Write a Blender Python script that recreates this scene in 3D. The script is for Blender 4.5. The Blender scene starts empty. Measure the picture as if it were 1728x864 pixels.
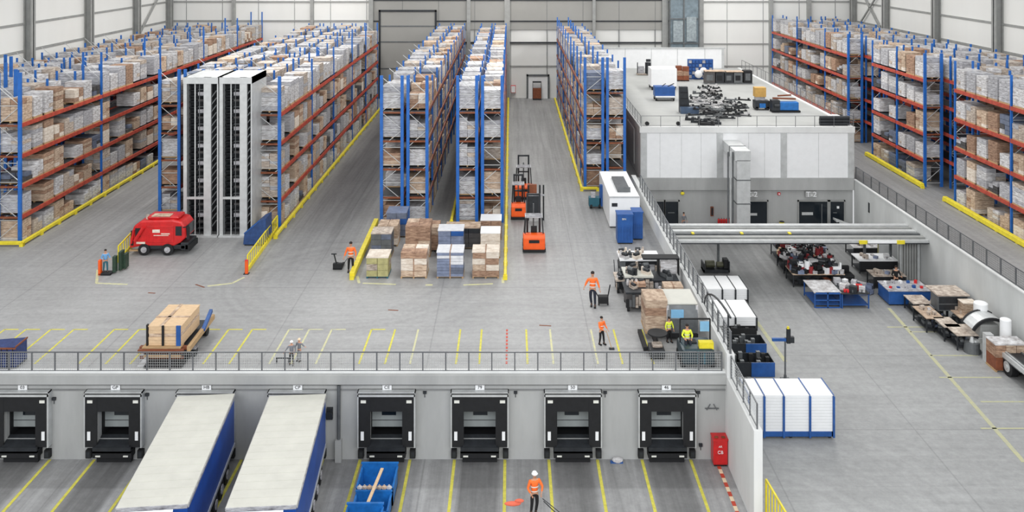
import bpy, math, random
from mathutils import Vector, Matrix, Euler
C = bpy.context.scene
col = C.collection
R = math.radians
rnd = random.Random(7)
F = 1500.0; CX = 862.0; HY = -85.0; HC = 24.7      # lens in pixels, vanishing point, lens height over the upper floor
LOW = -5.0                                          # level of the sunken floors
ROOF = 5.64

def G(px, py, z=0.0):
    Y = F * (HC - z) / (py - HY)
    return ((px - CX) * Y / F, Y)
def S(py, z=0.0):
    return (py - HY) / (HC - z)

# ------------------------------------------------------------------ materials
def lin(c):
    c = c / 255.0
    return c / 12.92 if c <= 0.04045 else ((c + 0.055) / 1.055) ** 2.4
def rgb(r, g, b): return (lin(r), lin(g), lin(b), 1)
MATS = {}
def mat(name, c, rough=0.6, metal=0.0, var=0.12, scale=1.5, stretch=(1, 1, 1), detail=4, c2=None, objvar=0.0, bump=0.0):
    if name in MATS: return MATS[name]
    m = bpy.data.materials.new(name); m.use_nodes = True
    n = m.node_tree.nodes; l = m.node_tree.links
    b = n['Principled BSDF']
    b.inputs['Roughness'].default_value = rough; b.inputs['Metallic'].default_value = metal
    col0 = rgb(*c)
    ca = c2 and rgb(*c2) or tuple(min(1, v * (1 + var)) for v in col0[:3]) + (1,)
    cb = col0 if c2 else tuple(v * (1 - var) for v in col0[:3]) + (1,)
    tc = n.new('ShaderNodeTexCoord'); mp = n.new('ShaderNodeMapping'); nz = n.new('ShaderNodeTexNoise')
    mp.inputs['Scale'].default_value = stretch
    nz.inputs['Scale'].default_value = scale; nz.inputs['Detail'].default_value = detail; nz.inputs['Roughness'].default_value = 0.65
    l.new(tc.outputs['Object'], mp.inputs['Vector']); l.new(mp.outputs[0], nz.inputs['Vector'])
    rp = n.new('ShaderNodeValToRGB'); rp.color_ramp.elements[0].position = .3; rp.color_ramp.elements[1].position = .7
    rp.color_ramp.elements[0].color = cb; rp.color_ramp.elements[1].color = ca
    l.new(nz.outputs['Fac'], rp.inputs['Fac'])
    out = rp.outputs['Color']
    if objvar:
        oi = n.new('ShaderNodeObjectInfo'); hs = n.new('ShaderNodeHueSaturation')
        mr = n.new('ShaderNodeMapRange'); mr.inputs['To Min'].default_value = 1 - objvar; mr.inputs['To Max'].default_value = 1 + objvar * .6
        l.new(oi.outputs['Random'], mr.inputs['Value']); l.new(mr.outputs[0], hs.inputs['Value'])
        l.new(out, hs.inputs['Color']); out = hs.outputs['Color']
    l.new(out, b.inputs['Base Color'])
    if bump:
        bp = n.new('ShaderNodeBump'); bp.inputs['Strength'].default_value = bump
        l.new(nz.outputs['Fac'], bp.inputs['Height']); l.new(bp.outputs[0], b.inputs['Normal'])
    MATS[name] = m
    return m

def floor_mat(name, base, yard=False):
    """worn concrete: cloudy noise, tyre-rubbed streaks along the lanes, slab joints"""
    m = bpy.data.materials.new(name); m.use_nodes = True
    n = m.node_tree.nodes; l = m.node_tree.links; b = n['Principled BSDF']
    b.inputs['Roughness'].default_value = .55
    tc = n.new('ShaderNodeTexCoord')
    sep = n.new('ShaderNodeSeparateXYZ'); l.new(tc.outputs['Object'], sep.inputs[0])
    def noise(sc, st, det=5, rough=.6, dist=0):
        mp = n.new('ShaderNodeMapping'); mp.inputs['Scale'].default_value = st
        nz = n.new('ShaderNodeTexNoise'); nz.inputs['Scale'].default_value = sc; nz.inputs['Detail'].default_value = det
        nz.inputs['Roughness'].default_value = rough; nz.inputs['Distortion'].default_value = dist
        l.new(tc.outputs['Object'], mp.inputs[0]); l.new(mp.outputs[0], nz.inputs['Vector']); return nz.outputs['Fac']
    def math_(op, a, c=None, clamp=False):
        q = n.new('ShaderNodeMath'); q.operation = op; q.use_clamp = clamp
        for i, v in enumerate((a, c)):
            if v is None: continue
            if isinstance(v, (int, float)): q.inputs[i].default_value = v
            else: l.new(v, q.inputs[i])
        return q.outputs[0]
    def rng(v, a, c, lo, hi):
        q = n.new('ShaderNodeMapRange'); l.new(v, q.inputs['Value'])
        for k, w in zip(('From Min', 'From Max', 'To Min', 'To Max'), (a, c, lo, hi)): q.inputs[k].default_value = w
        return q.outputs[0]
    cloud = rng(noise(.09, (1, 1, 1)), .3, .7, .86, 1.1)
    fine = rng(noise(2.5, (1, 1, 1), 6, .75), .3, .7, .84, 1.12)
    v = math_('MULTIPLY', cloud, fine)
    ys = rng(noise(1.6, (1, .035, 1), 6, .7, .6), .3, .72, .68, 1.14)
    if yard:
        # rubber worn into the bays in front of the doors
        bays = [-28.4, -23.0, -17.7, -12.4, -7.2, -1.8, 3.6, 9.05]
        dark = None
        for bx in bays:
            d = math_('ABSOLUTE', math_('SUBTRACT', sep.outputs['X'], bx))
            k = rng(d, .95, 1.35, .58, 1.0)
            dark = k if dark is None else math_('MINIMUM', dark, k)
        v = math_('MULTIPLY', v, dark); v = math_('MULTIPLY', v, ys)
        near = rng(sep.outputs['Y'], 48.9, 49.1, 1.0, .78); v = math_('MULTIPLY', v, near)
    else:
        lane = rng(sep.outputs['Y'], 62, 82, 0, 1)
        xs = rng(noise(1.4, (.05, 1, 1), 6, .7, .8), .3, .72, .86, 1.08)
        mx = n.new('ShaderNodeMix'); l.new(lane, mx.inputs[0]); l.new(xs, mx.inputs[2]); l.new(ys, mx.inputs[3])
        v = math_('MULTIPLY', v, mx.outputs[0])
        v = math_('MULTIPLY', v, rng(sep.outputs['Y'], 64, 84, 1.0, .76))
    cx_, cy_, r0, r1 = (-12, 67, 4, 13) if name.startswith('worn') else (13.2, 45, 3.5, 16)
    if not yard:
        vd = n.new('ShaderNodeVectorMath'); vd.operation = 'DISTANCE'; l.new(tc.outputs['Object'], vd.inputs[0]); vd.inputs[1].default_value = (cx_, cy_, 0 if name.startswith('worn') else LOW)
        cb_ = n.new('ShaderNodeCombineXYZ'); l.new(vd.outputs['Value'], cb_.inputs[0]); l.new(math_('MULTIPLY', sep.outputs['Y'], .04), cb_.inputs[1])
        na = n.new('ShaderNodeTexNoise'); na.inputs['Scale'].default_value = 1.5; na.inputs['Detail'].default_value = 6; l.new(cb_.outputs[0], na.inputs['Vector'])
        arcv = rng(na.outputs['Fac'], .35, .65, .91, 1.04)
        d0 = rng(vd.outputs['Value'], r0, r0 + 1.5, 0, 1); d1 = rng(vd.outputs['Value'], r1 - 4, r1, 1, 0)
        mk = math_('MULTIPLY', d0, d1); am = n.new('ShaderNodeMix'); l.new(mk, am.inputs[0]); am.inputs[2].default_value = 1.0; l.new(arcv, am.inputs[3])
        v = math_('MULTIPLY', v, am.outputs[0])
    jx = math_('ABSOLUTE', math_('SUBTRACT', math_('FRACT', math_('MULTIPLY', sep.outputs['X'], .1)), .5))
    jy = math_('ABSOLUTE', math_('SUBTRACT', math_('FRACT', math_('MULTIPLY', sep.outputs['Y'], .1)), .5))
    j = math_('MINIMUM', jx, jy); v = math_('MULTIPLY', v, rng(j, .003, .006, .82, 1.0))
    mc = n.new('ShaderNodeMix'); mc.data_type = 'RGBA'; mc.blend_type = 'MULTIPLY'; mc.inputs[0].default_value = 1
    mc.inputs[6].default_value = rgb(*base)
    cmb = n.new('ShaderNodeCombineColor')
    for k in range(3): l.new(v, cmb.inputs[k])
    l.new(cmb.outputs[0], mc.inputs[7]); l.new(mc.outputs[2], b.inputs['Base Color'])
    return m

M = dict(
 conc=mat('concrete_wall', (166, 167, 166), .8, var=.16, scale=.35, stretch=(1, 1, .25), detail=8),
 concl=mat('concrete_light', (220, 221, 220), .8, var=.08, scale=.5, stretch=(1, 1, .3), detail=7),
 concd=mat('concrete_dark', (128, 129, 129), .8, var=.14, scale=.5, detail=7),
 clad=mat('white_cladding', (226, 226, 223), .6, var=.04, scale=.12, stretch=(1, 1, .3)),
 dgrey=mat('grey_sheet', (150, 149, 145), .6, var=.06, scale=.12),
 steel=mat('grey_steel', (150, 151, 149), .5, .05, var=.12, scale=1),
 steell=mat('light_steel', (198, 200, 200), .4, .3, var=.12, scale=1.5),
 rail=mat('rail_steel', (112, 114, 117), .4, .4, var=.1),
 white=mat('white_paint', (236, 237, 238), .5, var=.03),
 whitef=mat('white_film', (232, 232, 234), .35, var=.10, scale=3, bump=.3, c2=(205, 207, 212)),
 blue=mat('rack_blue', (30, 98, 178), .5, var=.2, scale=1.2),
 blued=mat('deep_blue', (34, 82, 148), .45, var=.2, scale=1.5),
 skip=mat('skip_blue', (24, 104, 176), .5, var=.25, scale=2),
 red=mat('beam_red', (172, 68, 50), .55, var=.35, scale=1.5, stretch=(1, 1, 1)),
 yel=mat('safety_yellow', (226, 208, 48), .5, var=.15, scale=2),
 line=mat('line_yellow', (206, 198, 84), .7, var=.2, scale=3, detail=6),
 linew=mat('line_faded', (214, 210, 150), .7, var=.2, scale=3, detail=6, c2=(180, 180, 165)),
 redp=mat('line_red', (190, 70, 50), .6, var=.15), 
 cream=mat('line_cream', (232, 208, 176), .6, var=.1),
 black=mat('black_rubber', (19, 20, 23), .7, var=.3, scale=3),
 dark=mat('dark_grey_metal', (42, 45, 49), .5, .2, var=.3, scale=2),
 mid=mat('mid_grey_metal', (100, 103, 105), .5, .3, var=.2, scale=2),
 panel=mat('dock_panel_grey', (150, 156, 156), .6, var=.1, scale=1),
 orange=mat('truck_orange', (236, 92, 28), .4, var=.12),
 redv=mat('vehicle_red', (200, 34, 36), .35, var=.2, scale=2),
 wood=mat('pallet_wood', (176, 146, 108), .8, var=.2, scale=3, stretch=(1, 5, 5)),
 woodl=mat('crate_wood', (214, 184, 148), .8, var=.15, scale=3, stretch=(1, 5, 5)),
 brown=mat('carton_brown', (104, 74, 58), .8, scale=2.4, stretch=(1, 1, 4), detail=8, objvar=.18, c2=(190, 156, 130)),
 tan=mat('carton_tan', (138, 110, 90), .8, scale=2.4, stretch=(1, 1, 4), detail=8, objvar=.14, c2=(222, 200, 176)),
 creamc=mat('carton_cream', (190, 172, 154), .8, scale=2.4, stretch=(1, 1, 3), detail=8, objvar=.08, c2=(236, 228, 216)),
 wa=mat('wrap_white', (140, 134, 132), .4, scale=2.2, stretch=(1, 1, 4), detail=8, objvar=.12, c2=(236, 236, 238)),
 wb=mat('wrap_grey', (116, 114, 118), .4, scale=2.5, stretch=(1, 1, 5), detail=8, objvar=.18, c2=(212, 212, 216)),
 wc=mat('wrap_beige', (112, 92, 80), .5, scale=2.5, stretch=(1, 1, 4), detail=8, objvar=.14, c2=(224, 212, 198)),
 da=mat('crate_dark', (72, 70, 70), .6, var=.2, scale=3, objvar=.25),
 db=mat('crate_slate', (98, 106, 124), .6, var=.2, scale=3, objvar=.2),
 slate=mat('slate_blue_film', (120, 130, 154), .4, var=.25, scale=3),
 green=mat('olive_goods', (168, 162, 112), .6, var=.2, scale=3),
 teal=mat('teal_plastic', (38, 96, 112), .5, var=.1),
 glass=mat('dark_glass', (30, 36, 42), .1, 0, var=.1),
 lglass=mat('pale_blue_screen', (130, 180, 215), .15, var=.1),
 hivis=mat('hivis_orange', (250, 116, 46), .7, var=.08),
 hivy=mat('hivis_yellow', (226, 236, 70), .7, var=.08),
 refl=mat('reflective_band', (222, 222, 214), .4, var=.05),
 navy=mat('navy_cloth', (34, 38, 50), .9, var=.15),
 blk=mat('black_cloth', (24, 24, 26), .9, var=.15),
 cblue=mat('light_blue_cloth', (110, 160, 205), .9, var=.1),
 gcloth=mat('grey_cloth', (120, 122, 128), .9, var=.15),
 skin=mat('skin_tone', (196, 146, 118), .6, var=.05),
 hair=mat('dark_hair', (36, 28, 24), .8, var=.2),
 rust=mat('rust_brown', (126, 70, 44), .7, var=.25, scale=3),
 roof=mat('roof_membrane', (164, 165, 163), .7, var=.10, scale=.25, detail=8),
 tarp=mat('tarpaulin_cream', (198, 197, 188), .5, var=.06, scale=1),
 tarpb=mat('tarpaulin_blue', (26, 76, 160), .4, var=.18, scale=.6),
)
M['rustb'] = mat('beam_rust', (128, 74, 56), .6, var=.35, scale=1.5)
M['redm'] = mat('dull_red', (140, 40, 44), .6, var=.2)
M['linef'] = mat('line_worn', (184, 182, 138), .7, var=.2, scale=3, detail=6, c2=(166, 166, 150))
M['floor'] = floor_mat('worn_concrete_floor', (163, 163, 163))
M['yard'] = floor_mat('dock_yard_floor', (166, 166, 166), True)
M['hall'] = floor_mat('sunken_hall_floor', (156, 157, 157))

# ------------------------------------------------------------------ mesh builder
class MB:
    def __init__(s): s.v = []; s.f = []; s.m = []
    def add(s, vs, fs, m=0):
        o = len(s.v); s.v += [tuple(p) for p in vs]
        s.f += [tuple(i + o for i in f) for f in fs]; s.m += [m] * len(fs); return s
    def b(s, x0, x1, y0, y1, z0, z1, m=0):
        vs = [(x, y, z) for z in (z0, z1) for y in (y0, y1) for x in (x0, x1)]
        return s.add(vs, [(0, 2, 3, 1), (4, 5, 7, 6), (0, 1, 5, 4), (1, 3, 7, 5), (3, 2, 6, 7), (2, 0, 4, 6)], m)
    def bar(s, p, q, w, h=None, m=0):
        h = h or w; p = Vector(p); q = Vector(q); d = (q - p).normalized()
        up = Vector((0, 0, 1)) if abs(d.z) < .95 else Vector((0, 1, 0))
        a = d.cross(up).normalized() * w / 2; c = a.cross(d).normalized() * h / 2
        vs = [p - a - c, p + a - c, p + a + c, p - a + c, q - a - c, q + a - c, q + a + c, q - a + c]
        return s.add(vs, [(3, 2, 1, 0), (4, 5, 6, 7), (0, 1, 5, 4), (1, 2, 6, 5), (2, 3, 7, 6), (3, 0, 4, 7)], m)
    def cyl(s, p, q, r, r2=None, n=16, m=0):
        r2 = r if r2 is None else r2; p = Vector(p); q = Vector(q); d = (q - p).normalized()
        up = Vector((0, 0, 1)) if abs(d.z) < .95 else Vector((0, 1, 0))
        a = d.cross(up).normalized(); c = a.cross(d).normalized()
        vs = []
        for k in range(n):
            t = 2 * math.pi * k / n; e = a * math.cos(t) + c * math.sin(t)
            vs += [p + e * r, q + e * r2]
        fs = [(2 * k, 2 * ((k + 1) % n), 2 * ((k + 1) % n) + 1, 2 * k + 1) for k in range(n)]
        fs += [tuple(2 * k for k in range(n))[::-1], tuple(2 * k + 1 for k in range(n))]
        return s.add(vs, fs, m)
    def ball(s, c, rx, ry=None, rz=None, m=0, n=12, k=8):
        ry = ry or rx; rz = rz or rx; vs = [(c[0], c[1], c[2] + rz)]
        for i in range(1, k):
            a = math.pi * i / k
            for j in range(n):
                t = 2 * math.pi * j / n
                vs.append((c[0] + rx * math.sin(a) * math.cos(t), c[1] + ry * math.sin(a) * math.sin(t), c[2] + rz * math.cos(a)))
        vs.append((c[0], c[1], c[2] - rz)); L = len(vs) - 1
        fs = [(0, 1 + j, 1 + (j + 1) % n) for j in range(n)]
        for i in range(k - 2):
            for j in range(n):
                a = 1 + i * n + j; b_ = 1 + i * n + (j + 1) % n
                fs.append((a, a + n, b_ + n, b_))
        fs += [(L, 1 + (k - 2) * n + (j + 1) % n, 1 + (k - 2) * n + j) for j in range(n)]
        return s.add(vs, fs, m)
    def ext(s, pts, a0, a1, axis='x', m=0):
        """outline pts extruded along axis; pts are (y,z) for x, (x,z) for y, (x,y) for z"""
        def P(p, a): return {'x': (a, p[0], p[1]), 'y': (p[0], a, p[1]), 'z': (p[0], p[1], a)}[axis]
        n = len(pts); vs = [P(p, a0) for p in pts] + [P(p, a1) for p in pts]
        fs = [tuple(range(n)), tuple(range(2 * n - 1, n - 1, -1))] + [(i, i + n, (i + 1) % n + n, (i + 1) % n) for i in range(n)]
        return s.add(vs, fs, m)
    def merge(s, other, loc=(0, 0, 0), sc=(1, 1, 1), moff=0):
        o = len(s.v); s.v += [(p[0] * sc[0] + loc[0], p[1] * sc[1] + loc[1], p[2] * sc[2] + loc[2]) for p in other.v]
        s.f += [tuple(i + o for i in f) for f in other.f]; s.m += [k + moff for k in other.m]; return s
    def mesh(s, name, mats, smooth=False):
        me = bpy.data.meshes.new(name); me.from_pydata(s.v, [], s.f)
        for k in (mats if isinstance(mats, (list, tuple)) else [mats]): me.materials.append(M[k] if isinstance(k, str) else k)
        me.polygons.foreach_set('material_index', s.m)
        if smooth: me.polygons.foreach_set('use_smooth', [True] * len(s.f))
        me.update(); return me

def link(name, me, parent=None, loc=(0, 0, 0), rz=0):
    o = bpy.data.objects.new(name, me); col.objects.link(o)
    if parent: o.parent = parent
    o.location = loc; o.rotation_euler = (0, 0, rz); return o
def obj(name, mb, mats, parent=None, loc=(0, 0, 0), rz=0, bevel=0, smooth=False):
    o = link(name, mb.mesh(name, mats, smooth), parent, loc, rz)
    if bevel:
        b = o.modifiers.new('bevel', 'BEVEL'); b.width = bevel; b.segments = 2; b.limit_method = 'ANGLE'
    return o
def tag(o, label, cat, group=None, kind=None):
    o['label'] = label; o['category'] = cat
    if group: o['group'] = group
    if kind: o['kind'] = kind
    return o
def thing(name, label, cat, loc=(0, 0, 0), rz=0, group=None):
    o = bpy.data.objects.new(name, None); o.empty_display_size = .3; col.objects.link(o)
    o.location = loc; o.rotation_euler = (0, 0, rz); return tag(o, label, cat, group)
def struct(name, mb, mats, parent=None, loc=(0, 0, 0)):
    o = obj(name, mb, mats, parent, loc)
    if not parent: o['kind'] = 'structure'
    return o
def dup(root, loc, rz=0, label=None, group=None):
    r = root.copy(); col.objects.link(r); r.location = loc; r.rotation_euler = (0, 0, rz)
    if label: r['label'] = label
    if group: r['group'] = group
    def rec(src, dst):
        for ch in src.children:
            c = ch.copy(); col.objects.link(c); c.parent = dst; rec(ch, c)
    rec(root, r); return r
def relabel_children(root): return root
def text_on(txt, size, parent, loc, rot, m='black', name='lettering', depth=.01):
    cu = bpy.data.curves.new(name, 'FONT'); cu.body = txt; cu.size = size; cu.extrude = depth
    cu.align_x = 'CENTER'; cu.align_y = 'CENTER'
    t = bpy.data.objects.new('tmp', cu); col.objects.link(t)
    bpy.context.view_layer.update()
    me = bpy.data.meshes.new_from_object(t.evaluated_get(bpy.context.evaluated_depsgraph_get()))
    bpy.data.objects.remove(t); me.materials.clear(); me.materials.append(M[m])
    o = link(name, me, parent, loc); o.rotation_euler = rot; return o

ORD = ['nearest', 'second', 'third', 'fourth', 'fifth', 'sixth', 'seventh', 'eighth', 'ninth', 'tenth', 'eleventh', 'twelfth', 'thirteenth', 'fourteenth',
       'fifteenth', 'sixteenth', 'seventeenth', 'eighteenth', 'nineteenth', 'twentieth'] + ['twenty-' + k for k in ('first', 'second', 'third', 'fourth', 'fifth', 'sixth', 'seventh', 'eighth', 'ninth')] + ['thirtieth'] + ['thirty-' + k for k in ('first', 'second', 'third', 'fourth', 'fifth', 'sixth', 'seventh', 'eighth', 'ninth')] + ['fortieth', 'forty-first', 'forty-second', 'forty-third']

# ------------------------------------------------------------------ camera and light
cam = bpy.data.cameras.new('camera'); co = bpy.data.objects.new('camera', cam); col.objects.link(co)
co.location = (0, 0, HC); co.rotation_euler = (R(90), 0, 0)
cam.sensor_width = 36; cam.lens = F / 1728 * 36; cam.shift_x = (864 - CX) / 1728; cam.shift_y = (HY - 432) / 1728
cam.clip_end = 500; cam.clip_start = .5
C.camera = co
C.view_settings.view_transform = 'Standard'; C.view_settings.look = 'None'; C.view_settings.gamma = 1
C.view_settings.exposure = 0.0
C.view_settings.use_curve_mapping = False
w = bpy.data.worlds.new('daylight'); C.world = w; w.use_nodes = True
w.node_tree.nodes['Background'].inputs[0].default_value = (.96, .98, 1, 1); w.node_tree.nodes['Background'].inputs[1].default_value = .64
for i, (x, y, en) in enumerate([(-32, 62, 2700), (0, 62, 2500), (32, 62, 3000), (-32, 103, 5600), (0, 103, 6000), (32, 103, 5600), (-32, 136, 5200), (0, 136, 5600), (32, 136, 5200)]):
    L = bpy.data.lights.new('high_bay_light', 'AREA'); L.shape = 'RECTANGLE'; L.size = 4; L.size_y = 28
    L.energy = en; L.color = (1, .985, .95)
    o = bpy.data.objects.new('high_bay_light', L); col.objects.link(o); o.location = (x, y, 31)

L = bpy.data.lights.new('front_fill_light', 'AREA'); L.shape = 'RECTANGLE'; L.size = 110; L.size_y = 22; L.energy = 44000; L.color = (.97, .985, 1)  # added fill light behind the camera, brightens the faces turned towards it
o = bpy.data.objects.new('front_fill_light', L); col.objects.link(o); o.location = (0, -6, 34); o.rotation_euler = (R(62), 0, 0)

# ------------------------------------------------------------------ the setting
DY = 51.8         # face of the dock wall
RX0, RX1 = 12.5, 12.95    # retaining wall left of the sunken hall
QX0, QX1 = 36.8, 37.25    # retaining wall right of it
BY = 95.3         # front of the mezzanine building
mb = MB()
mb.b(-57, RX0, DY, 148, -.5, 0); mb.b(RX0, 36.8, BY + .4, 148, -.5, 0); mb.b(QX1, 57.2, 20, 148, -.5, 0); mb.b(QX0, QX1, BY + .4, 148, -.5, 0)
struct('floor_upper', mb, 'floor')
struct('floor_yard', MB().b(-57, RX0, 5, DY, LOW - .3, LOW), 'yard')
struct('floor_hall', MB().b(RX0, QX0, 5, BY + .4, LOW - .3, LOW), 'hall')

def clad_wall(name, along, x0, x1, y0, y1, z1, girts, cols, dark=None):
    """a steel-framed wall: panels, horizontal girts, columns"""
    if along == 'x': mb = MB().b(x0, x1, y0, y0 + .3, 0, z1)
    else: mb = MB().b(x0, x0 + .3, y0, y1, 0, z1) if x0 > 0 else MB().b(x0 - .3, x0, y0, y1, 0, z1)
    wl = struct(name, mb, 'clad')
    for z, h in girts:
        g = MB()
        if along == 'x': g.b(x0, x1, y0 - .14, y0 + .01, z, z + h)
        elif x0 > 0: g.b(x0 - .14, x0 + .01, y0, y1, z, z + h)
        else: g.b(x0 - .01, x0 + .14, y0, y1, z, z + h)
        obj('girt', g, 'steel', wl)
    for c in cols:
        g = MB()
        if along == 'x':
            g.b(c[0] - c[1] / 2, c[0] + c[1] / 2, y0 - .75, y0 + .02, 0, z1)
        else:
            s = -1 if x0 > 0 else 1
            a, b_ = sorted((x0, x0 + s * .95))
            # H section: two flanges and a web
            g.b(a, b_, c[0] - .09, c[0] + .09, 0, z1)
            g.b(a, a + .12, c[0] - c[1] / 2, c[0] + c[1] / 2, 0, z1); g.b(b_ - .12, b_, c[0] - c[1] / 2, c[0] + c[1] / 2, 0, z1)
        obj('column', g, 'steel', wl)
    return wl
GZ = [(5.2, .22), (8.9, .22), (12.7, .28), (15.9, .25), (19.2, .25)]
wb = clad_wall('wall_back', 'x', -57, 57.2, 148, 148, 22, GZ, [(-46, .5), (-33, .5), (-23.2, .75), (-7, .6), (-.6, .9), (13.8, .5), (25.6, 1.0), (31.6, .7), (43.2, .6), (49.5, .6)])
wlf = clad_wall('wall_left', 'y', -57, -57, 30, 148, 22, GZ, [(y, .95) for y in (147.2, 134.4, 119.2, 104.4, 89.6, 74.8, 60)])
wrt = clad_wall('wall_right', 'y', 57.2, 57.2, 30, 148, 22, GZ, [(y, .95) for y in (147.2, 134.5, 118.6, 103.6, 88.8, 74)])
# darker grey sheet over the upper middle of the back wall
g = MB().b(-23.6, 25.2, 147.72, 148.01, 11.4, 22); obj('grey_sheet', g, 'dgrey', wb)
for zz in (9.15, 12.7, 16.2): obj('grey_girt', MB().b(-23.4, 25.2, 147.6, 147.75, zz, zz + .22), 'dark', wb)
def seams():
    g = MB()
    for x in range(-54, 57, 6): g.b(x - .03, x + .03, 147.7 if -23.6 < x < 25.2 else 147.95, 148.01, 0, 22)
    obj('panel_seams', g, 'mid', wb)
seams()
# diagonal bracing on the side walls
for sx, wl in ((-56.6, wlf), (56.8, wrt)):
    for (y0, y1) in ((134.4, 147),) if sx < 0 else ((134.5, 147),):
        obj('brace', MB().bar((sx, y0, 11), (sx, y1, 20), .22), 'steel', wl)
        if sx > 0: obj('brace', MB().bar((sx, y1, 11), (sx, y0, 20), .22), 'steel', wl)
# large closed shutter door at the end of the left-hand aisle
def back_door(n, x0, x1, z1, m, frame='dark', label=None):
    d = struct('door_%d' % n, MB().b(x0, x1, 147.45, 147.62, 0, z1), m)
    f = MB().b(x0 - .3, x0, 147.3, 147.6, 0, z1 + .3).b(x1, x1 + .3, 147.3, 147.6, 0, z1 + .3).b(x0 - .3, x1 + .3, 147.3, 147.6, z1, z1 + .3)
    obj('door_frame', f, frame, d); return d
d = back_door(1, -21.6, -12.6, 14.4, 'dgrey'); obj('door_panel_joint', MB().b(-21.6, -12.6, 147.4, 147.46, 9.3, 9.5).b(-21.6, -12.6, 147.4, 147.46, 11.9, 12.1).b(-21.6, -12.6, 147.4, 147.46, 4.9, 5.05), 'mid', d)
d = back_door(2, 2.9, 6.1, 3.7, 'white', 'mid')
# loaded stand seen in the white doorway
t = thing('stacked_trolley', 'brown crates on a trolley in front of the small white back door', 'trolley', (4.3, 146.3, 0))
obj('crate', MB().b(-.7, .7, -.4, .4, .25, 1.9), 'rust', t); obj('shelf_frame', MB().b(-.72, -.66, -.42, .42, .1, 3.0).b(.66, .72, -.42, .42, .1, 3.0).b(-.72, .72, -.42, .42, 2.85, 3.0).b(-.72, .72, -.42, .42, .12, .25), 'dark', t)
for k in (-.55, .55): obj('wheel', MB().cyl((k - .05, 0, .12), (k + .05, 0, .12), .12), 'black', t)
# red hose reel box beside column
t = thing('hose_reel_cabinet', 'small red hose reel cabinet on the back wall left of the white door', 'cabinet', (.4, 147.3, 1.0))
obj('cabinet_body', MB().b(-.4, .4, -.2, .3, 0, 1.2), 'redv', t); obj('cabinet_door', MB().b(-.33, .33, -.24, -.2, .07, 1.13), 'white', t)

# dock wall with eight openings
bays = [-28.4, -23.0, -17.7, -12.4, -7.2, -1.8, 3.6, 9.05]
mb = MB(); edges = [-57]
for bx in bays: edges += [bx - 1.0, bx + 1.0]
edges += [RX0]
for i in range(0, len(edges), 2): mb.b(edges[i], edges[i + 1], DY, DY + .35, LOW, -.5)
for bx in bays: mb.b(bx - 1, bx + 1, DY, DY + .35, -1.75, -.5); mb.b(bx - 1, bx + 1, DY, DY + .35, LOW, -3.8)
struct('wall_dock', mb, 'conc')
mb = MB().b(-57, RX0, DY - .32, DY + .02, -.5, .02).b(-57, RX0, DY - .12, DY + .01, -.62, -.5, 1)
struct('trim_1', mb, ['conc', 'dark'])
struct('trim_2', MB().b(-57, RX0, DY - .06, DY + .01, -.98, -.9), 'concd')
struct('trim_3', MB().b(-57, RX0, DY - .03, DY + .3, 0.02, .14), 'concl')

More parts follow.
